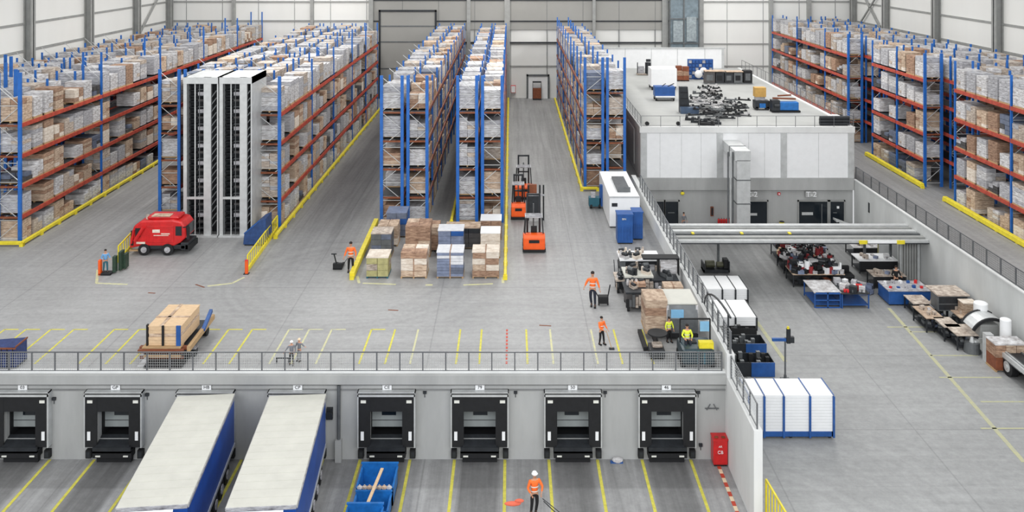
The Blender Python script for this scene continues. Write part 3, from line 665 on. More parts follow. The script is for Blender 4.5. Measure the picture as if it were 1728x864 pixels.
guard('yellow guard at the foot of the near right rack', [(42.6, 62), (42.6, 87.3)], .2)
guard('yellow guard at the foot of the middle right rack', [(42.6, 92), (42.6, 106.5)], .2)
# yellow hand railings
def yrail(label, p0, p1, h=1.1, z=0, step=.6):
    t = thing('safety_barrier', label, 'barrier', (*p0, z)); d = Vector((p1[0] - p0[0], p1[1] - p0[1], 0)); n = round(d.length / step); U = Vector((0, 0, 1))
    obj('top_rail', MB().bar(U * h, d + U * h, .09), 'yel', t); obj('kick_plate', MB().bar(U * .15, d + U * .15, .12, .3), 'yel', t)
    for k in range(n + 1): obj('baluster', MB().bar(d * k / n, d * k / n + U * h, .06 if 0 < k < n else .1), 'yel', t)
    return t
yrail('yellow railing running back behind the red machine', G(200, 443), G(228, 412), 1.3)
yrail('yellow railing running from the red bollard to the lift tower rack', G(418, 458), G(468, 388), 1.25)
yrail('short yellow railing standing beside the end of the retaining wall', (12.95 + .35, 46.3), (13.5 + .0, 43.3), 2.1, LOW, .42)
for (px, py), lb in (((416, 462), 'red bollard at the end of the yellow railing'),):
    x, y = G(px, py); t = thing('bollard', lb, 'bollard', (x, y, 0)); obj('tube', MB().cyl((0, 0, 0), (0, 0, 1.0), .13), 'orange', t, smooth=False); obj('cap', MB().ball((0, 0, 1.0), .13, .13, .1), 'redv', t); obj('foot_plate', MB().b(-.2, .2, -.2, .2, 0, .04), 'dark', t)

# silver vertical lift towers
def tower(label, x0, x1, y0, H):
    W = x1 - x0; D = 4.5; t = thing('vertical_lift_tower', label, 'storage tower', (x0, y0, 0))
    f = MB().b(0, .3, -.06, .2, 0, H).b(1.75, 2.38, -.06, .2, 0, H).b(W - .1, W, -.06, .2, 0, H).b(.95, 1.03, -.02, .1, 0, H)
    obj('front_frame', f, 'steell', t)
    obj('side_panel', MB().b(W - .12, W, .2, D, 0, H).b(0, .12, .2, D, 0, H), 'steell', t)
    obj('top_cover', MB().b(0, W, -.1, D, H - .55, H), 'steell', t)
    obj('tray_well', MB().b(.1, W - .1, 1.3, 1.4, 0, H - .5), 'dark', t)
    for k in range(26): obj('tray', MB().b(.35, 1.7, .35, 1.25, .5 + k * .5, .54 + k * .5).b(1.1, 1.6, .4, 1.2, .56 + k * .5, .62 + k * .5 + .12 * (k % 3), 1), ['dark', ('mid', 'da', 'wb')[k % 3]], t)
    g = MB()
    z = .8
    while z < H - 1.5: g.bar((W - .6, .0, z), (W - .15, .0, z + .6), .08); z += .62
    for x in (.4, 1.35, W - .66): g.b(x, x + .05, -.02, .04, 0, H - .5)
    obj('lift_track', g, 'mid', t)
    obj('base_sill', MB().b(0, W, -.35, .1, 0, .14).b(.3, 1.75, -.05, .1, 3.2, 3.4), 'steell', t)
    return t
tower('left silver vertical lift storage tower behind the red machine', -28.2, -25.2, 76.6, 13.7)
tower('right silver vertical lift storage tower beside the blue skip', -25.1, -22.3, 76.6, 13.7)

# ------------------------------------------------------------------ generic furniture and goods
def floor_load(name, label, cat, px0, px1, pyb, h, d, mats, nx=2, ny=2, nz=3, z=0, seed=1, pal='wood', ragged=0, straps=None, top=None, mm=(0, 1, 2), group=None, gap=.03):
    s = S(pyb, z); w = (px1 - px0) / s; x, y = G((px0 + px1) / 2, pyb, z)
    t = thing(name, label, cat, (x, y + d / 2, z), 0, group)
    obj('pallet', pallet_mb(w, d), pal, t)
    obj('goods', stack_mb(w, d, h - .14, nx, ny, nz, seed, mm, gap, ragged, .14), mats, t)
    if top: obj('top_sheet', MB().b(-w / 2 - .02, w / 2 + .02, -d / 2 - .02, d / 2 + .02, h - .02, h + .05), top, t)
    if straps:
        g = MB()
        for k in range(1, straps + 1):
            xx = -w / 2 + w * k / (straps + 1); g.b(xx - .04, xx + .04, -d / 2 - .03, d / 2 + .03, .1, h + .02 + (.06 if top else 0))
        obj('strap', g, 'dark' if straps > 1 else 'brown', t)
    return t
fl = floor_load
fl('crated_goods', 'low olive-green goods on a teal pallet at the platform front', 'pallet load', 618, 655, 470, 1.55, 1.8, ['green', 'wc', 'green'], 2, 2, 3, seed=3, pal='teal', top='creamc')
fl('wrapped_load', 'dark grey wrapped pallet behind the olive goods', 'pallet load', 626, 660, 436, 1.95, 1.7, ['da', 'db', 'mid'], 2, 2, 4, seed=4, top='wc')
fl('carton_load', 'tan cartons behind the dark wrapped pallet at platform left', 'pallet load', 637, 671, 416, 1.75, 1.8, ['tan', 'yel', 'creamc'], 2, 2, 3, mm=(0, 0, 2), seed=5)
fl('wrapped_load', 'blue-black wrapped drums close to the left rack post', 'pallet load', 652, 686, 401, 2.1, 1.9, ['db', 'blued', 'wa'], 2, 2, 4, mm=(0, 0, 1), seed=6, ragged=.2, top='slate')
fl('carton_load', 'tall brown carton pallet in the second row of the platform', 'pallet load', 684, 726, 434, 2.5, 2.1, ['brown', 'brown', 'tan'], 2, 2, 2, seed=7, straps=1)
fl('carton_load', 'front brown carton pallet with white labels, second from left', 'pallet load', 676, 720, 470, 1.95, 2.0, ['tan', 'brown', 'creamc'], 2, 2, 4, seed=8, straps=1)
fl('carton_load', 'narrow brown carton pile between the two centre racks', 'pallet load', 726, 741, 425, 2.0, 2.0, ['brown', 'tan', 'brown'], 1, 2, 3, seed=9, pal='black')
fl('wrapped_load', 'front slate-blue wrapped pallet, third from left', 'pallet load', 737, 782, 470, 1.95, 1.7, ['slate', 'db', 'whitef'], 2, 2, 8, mm=(0, 0, 0, 1, 2), seed=10, straps=1, top='whitef')
fl('wrapped_load', 'taller slate-blue wrapped pallet behind the front one', 'pallet load', 739, 782, 436, 2.2, 1.6, ['slate', 'blued', 'whitef'], 2, 2, 5, mm=(0, 0, 1), seed=11, top='whitef')
fl('wrapped_load', 'dark olive goods with a beige cover in the middle back', 'pallet load', 752, 810, 421, 1.75, 1.6, ['da', 'green', 'dark'], 3, 2, 4, mm=(0, 0, 2), seed=12, top='tan')
fl('carton_load', 'tall brown carton pallet with a white top at the right rack post', 'pallet load', 811, 846, 405, 1.65, 1.7, ['brown', 'brown', 'brown'], 2, 2, 2, seed=13, top='white')
fl('carton_load', 'white-topped carton pallet in the middle of the right column', 'pallet load', 811, 844, 436, 2.0, 1.7, ['brown', 'creamc', 'tan'], 1, 2, 3, seed=14, top='white')
fl('carton_load', 'front brown carton pallet at the right end', 'pallet load', 797, 842, 470, 1.95, 1.7, ['brown', 'tan', 'creamc'], 2, 2, 4, seed=15, straps=1, top='creamc')

def bench(label, px0, px1, pyb, h, d, z=LOW, top='wc', frame='dark', shelf=True, name='workbench', cat='workbench', group=None, panel=None, rz=0):
    s = S(pyb, z); w = (px1 - px0) / s; x, y = G((px0 + px1) / 2, pyb, z)
    t = thing(name, label, cat, (x, y + d / 2, z), rz, group); t['w'] = w
    obj('table_top', MB().b(-w / 2, w / 2, -d / 2, d / 2, h - .07, h), top, t)
    lm = MB().b(-.045, .045, -.045, .045, 0, h - .07).mesh('leg', frame)
    for sx in (-1, 1):
        for sy in (-1, 1): link('leg', lm, t, (sx * (w / 2 - .08), sy * (d / 2 - .08), 0))
    if shelf: obj('lower_shelf', MB().b(-w / 2 + .05, w / 2 - .05, -d / 2 + .05, d / 2 - .05, .25, .29), frame, t)
    if panel: obj('front_panel', MB().b(-w / 2, w / 2, -d / 2 - .03, -d / 2, .1, h - .07), panel, t); 
    return t
def item_crate(w, d, h, m, lid=None):
    g = MB().b(-w / 2, w / 2, -d / 2, d / 2, 0, .03).b(-w / 2, -w / 2 + .03, -d / 2, d / 2, 0, h).b(w / 2 - .03, w / 2, -d / 2, d / 2, 0, h).b(-w / 2, w / 2, -d / 2, -d / 2 + .03, 0, h).b(-w / 2, w / 2, d / 2 - .03, d / 2, 0, h)
    return g
ITEM = {
 'carton': lambda r: MB().b(-.2, .2, -.16, .16, 0, r.uniform(.15, .35)).b(-.03, .03, -.165, .165, 0, .16, 1),
 'bin': lambda r: item_crate(.5, .38, r.uniform(.2, .32), 0),
 'canister': lambda r: MB().cyl((0, 0, 0), (0, 0, .34), .12, n=12).cyl((0, 0, .34), (0, 0, .42), .05, n=8, m=1),
 'machine_part': lambda r: MB().b(-.22, .22, -.15, .15, 0, .16).cyl((-.1, 0, .2), (.2, 0, .2), .1, n=10, m=1).b(-.3, -.2, -.05, .05, 0, .32),
}
IMESH = {}
def scatter(kind, colours, spots, label, cat, group, sc=1.0, seed=1):
    r = random.Random(seed)
    for (x, y, z) in spots:
        c = r.choice(colours); k = (kind, c, r.randrange(3))
        if k not in IMESH: IMESH[k] = ITEM[kind](random.Random(k[2])).mesh(kind, [c, 'dark' if c != 'dark' else 'mid'])
        o = link(kind, IMESH[k], None, (x, y, z), r.uniform(0, 6.28)); q = sc * r.uniform(.8, 1.25); o.scale = (q, q, q)
        tag(o, label, cat, group)
def grid_on(t, h, n, r, margin=.25, d=1.2):
    w = t['w']; out = []
    L = t.location
    nx = max(1, int(round(n ** .5 * (w / d) ** .5))); ny = max(1, -(-n // nx))
    for i in range(nx):
        for j in range(ny):
            if len(out) >= n: break
            out.append((L.x - w / 2 + margin + (w - 2 * margin) * (i + .5) / nx + r.uniform(-.06, .06), L.y - d / 2 + margin + (d - 2 * margin) * (j + .5) / ny + r.uniform(-.05, .05), L.z + h))
    return out
rr = random.Random(5)

# ------------------------------------------------------------------ sunken hall
# conveyor bridge across the hall
t = thing('conveyor_bridge', 'long grey conveyor bridge crossing the sunken hall below the doors', 'conveyor', (RX1 + .02, 78.2, 0))
LW = QX0 - RX1 - .04
for k, (y, z, h, wd, m) in enumerate([(0, -.86, .26, .22, 'steell'), (.75, -.84, .2, .5, 'steel'), (1.7, -.84, .2, .3, 'mid'), (2.4, -.84, .2, .6, 'steell'), (3.4, -.84, .2, .25, 'steel'), (4.1, -.84, .22, .6, 'steell')]):
    obj('bridge_beam', MB().b(0, LW, y, y + wd, z - h, z), m, t)
obj('bridge_deck', MB().b(0, LW, .1, 4.7, -1.14, -1.08), 'steel', t)
g = MB()
for k in range(28): g.b(.3 + k * LW / 28, .42 + k * LW / 28, .2, 4.6, -1.08, -1.0)
obj('cross_bars', g, 'mid', t)
obj('cable_run', MB().cyl((0, -.06, -1.14), (LW, -.06, -1.14), .05, n=8), 'dark', t)
for x in (6.3, 19.9, 22.3): obj('support_post', MB().b(x - .1, x + .1, 4.3, 4.5, LOW, -1.1), 'mid', t)
for x in (18.0, 21.3): obj('yellow_clamp', MB().b(x - .35, x + .35, -.12, -.02, -1.18, -.86), 'yel', t)
obj('white_cover', MB().b(18.4, 20.95, -.1, -.02, -1.16, -.88), 'white', t)
for x in (3.4, 7.8, 12.1): obj('joint_collar', MB().b(x - .12, x + .12, 1.6, 2.0, -.86, -.76), 'yel', t)
t = thing('corrugated_screen', 'tall grey corrugated screen under the right end of the conveyor bridge', 'screen', (35.1, 80.0, LOW))
g = MB()
for k in range(6): g.b(k * .24, k * .24 + .15, -.08, .1, 0, 3.7)
g.b(0, 1.5, .06, .12, 0, 3.7); obj('screen_sheet', g, 'steel', t); obj('screen_post', MB().b(1.4, 1.6, -.25, -.08, 0, 3.7).b(-.1, 0, -.1, .15, 0, 3.75), 'steell', t)
t = thing('white_backboard', 'white board hanging below the conveyor bridge beside the grey screen', 'board', (34.9, 84.4, LOW)); obj('board', MB().b(0, 1.8, 0, .08, .0, 3.5), 'white', t); obj('board_edge', MB().bar((-.05, -.05, 3.4), (-.05, -.05, .5), .08), 'green', t)
t = thing('wall_frame', 'dark upright stand against the right retaining wall', 'stand', (*G(1606, 500, LOW), LOW)); obj('upright', MB().b(-.1, .1, -.1, .1, 0, 4.0).b(-.5, .5, -.1, .1, 2.1, 2.3), 'dark', t); obj('white_strip', MB().b(-.35, -.12, -.12, -.02, 2.4, 4.0), 'white', t); obj('stand_base', MB().b(-.4, .4, -.4, .4, 0, .3), 'blued', t)
tag(obj('wall_vent', MB().b(-.05, 0, -.4, .4, -.3, .3).b(-.08, -.04, -.35, .35, -.02, .02, 1), ['dark', 'mid'], None, (QX0, 60.5, -2.6)), 'small dark vent on the right retaining wall', 'vent')
tag(obj('wall_vent', MB().b(-.05, 0, -.15, .15, -.5, .5).b(-.08, -.04, -.02, .02, -.45, .45, 1), ['dark', 'mid'], None, (QX0, 91.3, -1.8)), 'narrow dark vent near the far corner of the right retaining wall', 'vent')

# things along the hall's far wall
x, y = G(1218, 380, LOW)
for k in range(5):
    tag(obj('gas_cylinder', MB().cyl((0, 0, 0), (0, 0, .95), .13, n=12).ball((0, 0, .95), .13, .13, .12).cyl((0, 0, 1.05), (0, 0, 1.15), .04, n=8, m=1), ['redv', 'mid'], None, (x - .6 + k * .28, 94.6, LOW)), 'red gas cylinder in the row beside the grey duct', 'gas cylinder', 'red cylinders by the duct')
tag(obj('fire_box', MB().b(-.15, .15, -.2, 0, 0, 1.0).b(-.1, .1, -.22, -.2, .1, .9, 1), ['rust', 'dark'], None, (21.6, BY + .25, -3.9)), 'narrow dark red box on the wall left of the duct', 'box')
for k, px in enumerate((1240 + 22, 1272, 1155, 1303, 1311)):
    pass
t = thing('yellow_bin', 'small yellow bin against the far wall between two hall doors', 'bin', (*G(1311, 377, LOW), LOW)); t.location.y = 94.7; obj('bin_body', MB().cyl((0, 0, 0), (0, 0, .7), .2, .26, 12), 'yel', t); obj('bin_lid', MB().cyl((0, 0, .7), (0, 0, .78), .28, .2, 12), 'dark', t)
t = thing('wall_bench', 'low dark trolley at the far right corner of the sunken hall', 'trolley', (34.9, 92.5, LOW)); obj('deck', MB().ext([(-1.2, 1.5), (1.5, .5), (1.5, .7), (-1.2, 1.7)], -.5, .5, 'y'), 'steell', t); obj('frame', MB().b(-1.2, 1.4, -.5, .5, .2, .5).b(-1.1, -.9, -.5, .5, .2, 1.5), 'dark', t)
t = thing('pallet_trolley', 'tiny pale trolley at the foot of the duct', 'trolley', (25.2, 90.2, LOW)); obj('deck', MB().b(-.8, .8, -.4, .4, .3, .45), 'wood', t); obj('load', MB().b(-.4, .5, -.3, .3, .45, .8), 'wa', t); obj('wheel', MB().cyl((-.6, -.3, .12), (-.6, .3, .12), .12), 'black', t); obj('wheel', MB().cyl((.6, -.3, .12), (.6, .3, .12), .12), 'black', t)

def film_block(label, px0, px1, pyb, h, d, splits, frame='blued', z=LOW, base=.45, mesh_side=True, name='panel_stack'):
    """white sheets stacked in a blue steel stillage"""
    s = S(pyb, z); w = (px1 - px0) / s; x, y = G(px0, pyb, z)
    t = thing(name, label, 'stillage', (x, y, z))
    obj('base_frame', MB().b(0, w, 0, .12, .15, base).b(0, w, d - .12, d, .15, base).b(0, .12, 0, d, .15, base).b(w - .12, w, 0, d, .15, base).b(.05, w - .05, .05, d - .05, base - .08, base), frame, t)
    for k in range(6): obj('caster', MB().cyl((.2 + (w - .4) * (k % 3) / 2 - .06, .15 if k < 3 else d - .15, .1), (.2 + (w - .4) * (k % 3) / 2 + .06, .15 if k < 3 else d - .15, .1), .1, n=10), 'black', t)
    for a, b_ in zip([0] + splits, splits + [1]):
        g = MB(); n = int((h - base) / .17)
        for q in range(n):
            g.b(a * w + .03, b_ * w - .03, .04, d - .04, base + q * (h - base) / n, base + (q + 1) * (h - base) / n - .015)
        g.b(a * w + .05, b_ * w - .05, .06, d - .06, base, h - .03, 1)
        obj('sheet_pack', g, ['white', 'steell'], t)
    for a in [0.0] + splits + [1.0]:
        xx = a * w; obj('upright', MB().b(xx - .06, xx + .06, -.06, .06, .1, h - .05).b(xx - .03, xx + .03, 0, d, h - .0, h + .03), frame, t)
    return t
film_block('large white sheet packs in a blue wheeled stillage at the wall end', 1264, 1407, 741, 2.65, 2.2, [.18, .41, .72])
film_block('white wrapped packs with dark straps beside the retaining wall railing', 1188, 1262, 515, 1.35, 3.1, [.42, .72], frame='dark')
film_block('white wrapped packs in front of the strapped ones by the railing', 1212, 1277, 560, 1.15, 3.5, [.45], frame='dark', name='panel_stack')
# dark mesh baskets in front of them
def basket(label, px0, px1, pyb, h, d, m, z=LOW, fill='black', side=None):
    s = S(pyb, z); w = (px1 - px0) / s; x, y = G(px0, pyb, z)
    t = thing('wire_basket', label, 'container', (x, y, z))
    obj('basket_walls', item_crate(w, d, h, 0), m, t, (w / 2, d / 2, 0)); g = MB()
    r = random.Random(int(px0))
    for k in range(14):
        a, b_ = r.uniform(.15, w - .25), r.uniform(.1, d - .2); g.b(a - .12, a + .14, b_, b_ + .25, .1, h * r.uniform(.7, 1.2), r.randrange(2))
    obj('contents', g, [fill, 'mid'], t)
    if side: obj('side_plate', MB().b(w * .48, w + .02, -.05, 0, .03, h), side, t)
    return t
basket('dark mesh basket of black parts in front of the white packs', 1214, 1277, 572, .8, .5, 'black')
basket('dark basket with a bright blue right front, upper of two beside the railing', 1227, 1293, 603, 1.0, 1.5, 'dark', fill='black', side='blued')
basket('dark basket with a bright blue right front, lower of two beside the railing', 1232, 1307, 636, 1.0, 1.5, 'dark', fill='black', side='blued')
basket('low tray of white and black scraps behind the large white sheet packs', 1240, 1306, 658, .45, .7, 'mid', fill='wa')
# signal post
x, y = G(1325, 640, LOW); t = thing('signal_post', 'thin grey post with blue arm and dark lamp in the hall', 'post', (x, y, LOW))
obj('pole', MB().cyl((0, 0, 0), (0, 0, 2.9), .06), 'mid', t); obj('arm', MB().b(-.9, .05, -.08, .08, 2.65, 2.85), 'blued', t)
obj('lamp_head', MB().b(.1, .35, -.1, .1, 2.5, 3.5).b(.25, .6, -.12, .12, 2.55, 2.95), 'dark', t); obj('beacon', MB().cyl((.2, 0, 3.5), (.2, 0, 3.65), .1, .07), 'yel', t); obj('foot', MB().b(-.3, .3, -.2, .2, 0, .06).cyl((0, 0, 0), (0, 0, .3), .1), 'mid', t)
# olive machine behind the packs
x, y = G(1182, 462, LOW); t = thing('pump_machine', 'dark olive pump machine behind the white packs by the railing', 'machine', (x + .3, y, LOW))
obj('frame', MB().b(0, 2.4, 0, 1.2, .1, .35).b(0, .1, 0, 1.2, .1, .9).b(2.3, 2.4, 0, 1.2, .1, 1.1), 'dark', t); obj('motor', MB().cyl((.3, .6, .7), (1.1, .6, .7), .32).cyl((1.3, .6, .65), (2.0, .6, .65), .25), mat('olive_metal', (84, 84, 66), .5, .2, var=.2), t); obj('control_box', MB().b(1.9, 2.3, .2, .9, .4, 1.2), 'black', t)

# crowded benches with red, white and black goods
benches = [(1312, 1388, 443, 1.25, 2.4, 'top end', 'da'), (1322, 1410, 462, 1.25, 2.2, 'middle', 'da'), (1338, 1426, 485, 1.15, 2.2, 'lower', 'tan')]
cols = ['redm', 'redv', 'black', 'dark', 'white', 'wa', 'redm', 'slate', 'wa', 'black', 'navy', 'black', 'woodl']
for (a, b_, py, h, d, ph, m) in benches:
    t = bench('dark crowded workbench at the %s of the long goods cluster' % ph, a, b_, py, h, d, top=m, frame='dark')
    sp = grid_on(t, h, 46, rr, .12, d); sp += [(p[0] + .15, p[1] + .1, p[2] + .34) for p in sp[::2]]
    q = rr.sample(sp, len(sp)); n = len(q) // 4
    scatter('canister', cols, q[:n], 'small canister in the crowd of goods on the long hall benches', 'canister', 'canisters on the crowded benches', 1.7, 1)
    scatter('carton', cols, q[n:2 * n + 4], 'small carton in the crowd of goods on the long hall benches', 'carton', 'cartons on the crowded benches', 1.4, 2)
    scatter('machine_part', cols, q[2 * n + 4:3 * n + 4], 'small machine part in the crowd of goods on the long hall benches', 'machine part', 'machine parts on the crowded benches', 1.7, 3)
    scatter('bin', cols, q[3 * n + 4:], 'small bin in the crowd of goods on the long hall benches', 'bin', 'bins on the crowded benches', 1.3, 4)
    L = t.location; wd = t['w']
    scatter('bin', ['black', 'dark', 'rust', 'da'], [(L.x - wd / 2 + .3 + k * .55, L.y - d / 2 + .25, L.z + .3) for k in range(int(wd / .55))], 'dark bin on the lower shelf of the crowded hall benches', 'bin', 'bins under the crowded benches', 1.1, 6)
t = bench('white-topped bench at the near end of the goods cluster', 1374, 1420, 520, 1.3, 2.8, top='wa', frame='blued', panel=None)
obj('blue_shelving', MB().b(-1.0, 1.0, -1.42, -1.36, .0, .1).b(-1.0, 1.0, -1.42, -1.36, .6, .7).b(-1.0, 1.0, -1.42, -1.36, 1.15, 1.3).b(-.05, .05, -1.42, -1.36, 0, 1.3), 'blued', t)
t = bench('blue-framed bench with clutter right of the white-topped one', 1420, 1468, 521, 1.25, 2.8, top='dark', frame='blued')
scatter('carton', ['wa', 'redv', 'dark', 'wb', 'white'], grid_on(t, 1.25, 14, rr, .2, 2.8), 'small carton on the blue-framed bench at the near end', 'carton', 'cartons on the blue-framed bench', 1.2, 8)
scatter('bin', ['wa', 'wb', 'white', 'slate'], [(*G(1400 + 16 * (k % 5), 490 + 5 * (k // 5), LOW), LOW) for k in range(10)], 'pale bin on the floor between the bench rows', 'bin', 'pale bins between the benches', 2.0, 9)
# black sofa-like seat
x, y = G(1426, 478, LOW); t = thing('black_armchair', 'low black padded seat between the two bench groups', 'seat', (x, y + .6, LOW))
obj('seat_cushion', MB().b(-1.0, .9, -.6, .5, .2, .7), 'black', t, bevel=.12); obj('backrest', MB().b(-.9, .8, .4, .7, .3, 1.2), 'black', t, bevel=.12); obj('arm_rest', MB().b(-1.25, -.95, -.6, .6, .2, 1.5), 'black', t, bevel=.1)
# right bench group
for (a, b_, py, h, d, lb, m) in [(1440, 1488, 438, 1.15, 2.2, 'farthest white workbench below the conveyor bridge', 'wa'), (1450, 1516, 462, 1.2, 2.0, 'second white workbench from the conveyor bridge', 'white'),
                                 (1474, 1530, 488, 1.15, 1.6, 'small beige workbench behind the blue table', 'wc')]:
    t = bench(lb, a, b_, py, h, d, top=m, frame='dark'); obj('back_board', MB().b(-t['w'] / 2 + .1, t['w'] / 2 - .1, -d / 2 + .1, -d / 2 + .16, .3, h - .1), 'black', t)
    scatter('carton', ['wa', 'tan', 'dark', 'wc', 'slate'], grid_on(t, h, 5, rr, .3, d), 'small carton on the white workbenches near the grey screen', 'carton', 'cartons on the white workbenches', .9, 11)
x, y = G(1500, 516, LOW); s = S(516, LOW)
t = thing('display_table', 'bright blue box table in the middle of the hall', 'table', (x, y, LOW)); W_ = (1568 - 1497) / s
obj('box_body', MB().b(.0, W_, 0, 2.2, .1, 1.2), 'blued', t, bevel=.04); obj('table_top', MB().b(-.05, W_ + .05, -.05, 2.25, 1.2, 1.27), 'wb', t); obj('plinth', MB().b(.1, W_ - .1, .1, 2.5, 0, .1), 'black', t)
scatter('carton', ['white', 'blued', 'wb', 'redv'], [(x + .4 + .65 * (k % 5), y + .6 + 1.1 * (k // 5), LOW + 1.27) for k in range(10)], 'small flat carton on top of the blue box table', 'carton', 'cartons on the blue table', .6, 12)
# lower right benches
for i, (a, b_, py, h, d, lb, m) in enumerate([(1541, 1573, 534, 1.05, 1.8, 'leftmost small beige workbench by the right wall', 'wc'), (1577, 1600, 541, 1.0, 1.5, 'small grey workbench behind the beige ones', 'wb'),
                                 (1563, 1594, 562, 1.15, 2.4, 'reddish-topped workbench in front of the leftmost one', 'tan'), (1593, 1622, 577, 1.15, 1.8, 'low beige workbench in the middle of the right group', 'wc'),
                                 (1615, 1655, 592, 1.15, 2.0, 'grey-topped workbench nearest the flatbed trailer', 'wc'), (1620, 1650, 560, 1.1, 2.2, 'cluttered beige bench behind the grey-topped one', 'tan')]):
    t = bench(lb, a, b_, py, h, d, top=m, frame='dark')
    scatter('machine_part', ['dark', 'mid', 'black', 'slate'], [(p[0], p[1], LOW + .29) for p in grid_on(t, .3, 5, rr, .3, d)], 'dark machine part on a lower shelf of the right workbenches', 'machine part', 'machine parts under the right workbenches', 1.3, 14)
    if i in (1, 5, 2): scatter('carton', ['tan', 'wc', 'wa', 'brown'], grid_on(t, h, 4, rr, .3, d), 'small beige carton on the right workbenches', 'carton', 'beige cartons on the right benches', .8, 15)
x, y = G(1608, 546, LOW); t = thing('tall_cabinet', 'tall grey cabinet with an overhanging beige top by the right wall', 'cabinet', (x, y, LOW))
obj('cabinet_body', MB().b(-1.2, 1.2, 0, 1.2, 1.0, 2.2), 'mid', t); obj('cabinet_top', MB().ext([(-1.25, -.1), (1.3, -.1), (1.2, 2.0), (-1.3, 2.0)], 2.2, 2.3, 'z'), 'wc', t)
for a in (-1.15, 1.1): 
    for c in (.05, 1.1): obj('leg', MB().b(a, a + .08, c, c + .08, 0, 1.0), 'dark', t)
obj('drawer_front', MB().b(-1.1, 1.1, -.03, 0, 1.1, 1.5).b(-1.1, 1.1, -.03, 0, 1.6, 2.1), 'dark', t)
x, y = G(1643, 535, LOW); fl('carton_load', 'brown carton stack beside the tall grey cabinet', 'carton stack', 1626, 1650, 556, 2.0, .9, ['brown', 'tan', 'brown'], 1, 1, 3, z=LOW, seed=21, top='creamc')
for (px, py, r, h, lb) in ((1655, 576, .5, 2.9, 'white cylindrical tank left of the curved grey machine'), (1697, 607, .38, 2.9, 'white cylindrical tank right of the curved grey machine')):
    x, y = G(px, py, LOW); t = thing('storage_tank', lb, 'tank', (x, y, LOW)); obj('tank_shell', MB().cyl((0, 0, .1), (0, 0, h), r, n=24), 'white', t); obj('tank_dome', MB().ball((0, 0, h), r, r, .12, n=24), 'white', t); obj('tank_foot', MB().cyl((0, 0, 0), (0, 0, .1), r * 1.05, n=24), 'mid', t)
x, y = G(1668, 596, LOW); t = thing('curved_machine', 'large grey machine with a curved dark-edged hood by the right wall', 'machine', (x, y, LOW))
def arc(r, a0, a1, n=10, c=(0, 0)): return [(c[0] + r * math.cos(R(a0 + (a1 - a0) * k / n)), c[1] + r * math.sin(R(a0 + (a1 - a0) * k / n))) for k in range(n + 1)]
A = arc(1.6, 62, 150, 10, (.3, .9)); B = arc(1.5, 150, 62, 10, (.3, .9))
obj('hood', MB().ext(A + B, .12, 1.6, 'y'), 'steell', t); obj('hood_rim', MB().ext(arc(1.66, 60, 152, 10, (.3, .9)) + arc(1.46, 152, 60, 10, (.3, .9)), 0, .14, 'y'), 'black', t); obj('hood_rim', MB().ext(arc(1.66, 60, 152, 10, (.3, .9)) + arc(1.46, 152, 60, 10, (.3, .9)), 1.55, 1.7, 'y'), 'black', t)
obj('inner_body', MB().b(-.5, .9, .2, 1.5, .9, 2.0), 'steel', t, bevel=.1); obj('machine_base', MB().b(-1.0, 1.1, 0, 1.7, .0, .9), 'steell', t, bevel=.1); obj('turntable', MB().cyl((-1.1, .2, .0), (-1.1, .2, .75), .6, .5, 20), 'mid', t); obj('spindle', MB().cyl((-1.1, .2, .75), (-1.1, .2, 1.1), .2, .1, 12), 'steell', t)
x, y = G(1662, 594, LOW); t = thing('round_stand', 'dark two-tier round stand beside the grey-topped workbench', 'stand', (x, y + .5, LOW)); obj('tier', MB().cyl((0, 0, .9), (0, 0, 1.0), .6, n=20), 'dark', t); obj('tier', MB().cyl((0, 0, .4), (0, 0, .48), .6, n=20), 'dark', t); obj('column', MB().cyl((0, 0, 0), (0, 0, 1.0), .12), 'mid', t); obj('drum', MB().cyl((0, 0, 0), (0, 0, .35), .5, n=20), 'black', t)
t = thing('grey_column_box', 'grey upright box between the curved machine and the flatbed trailer', 'cabinet', (*G(1670, 612, LOW), LOW)); obj('box', MB().b(-.25, .3, 0, .5, 0, 2.0), 'steell', t); obj('box_door', MB().b(-.2, .25, -.03, 0, .2, 1.8), 'steel', t)
# flatbed trailer at the right edge
x, y = G(1655, 602, LOW)
t = thing('flatbed_trailer', 'dark flatbed trailer with chrome edge cut by the right edge', 'trailer', (x + .3, y, LOW))
obj('deck', MB().b(0.1, 4.6, -11, 0, 1.15, 1.35), 'dark', t)
for k in range(4): obj('deck_rib', MB().b(.3 + k * .95, .4 + k * .95, -11, -.1, 1.35, 1.42), 'mid', t)
obj('side_rail', MB().b(-.05, .1, -11, 0, 1.1, 1.4).b(.15, .22, -11, 0, 1.35, 1.48), 'steell', t); obj('tail_frame', MB().b(-.4, 3.5, 0, .15, 1.0, 1.3).b(-.3, -.1, -.5, .1, .5, 1.0), 'steel', t)
obj('chassis', MB().b(.4, 4.2, -10.5, -.3, .7, 1.15), 'black', t); obj('mudguard', MB().b(-.02, .6, -4.6, -1.2, 1.0, 1.1), 'mid', t)
for dy in (-2.9, -5.9):
    w_ = obj('wheel', MB().cyl((.0, dy, .65), (.5, dy, .65), .65, n=28), 'black', t); obj('hub', MB().cyl((-.04, dy, .65), (.02, dy, .65), .36, n=20).cyl((-.1, dy, .65), (-.02, dy, .65), .14, n=12), 'steell', w_)
fl('wooden_crate', 'rust-framed wooden crate with white cover standing behind the flatbed', 'crate', 1680, 1733, 628, 1.9, 1.3, ['brown', 'rust', 'tan'], 3, 1, 2, z=LOW, seed=23, top='wa')

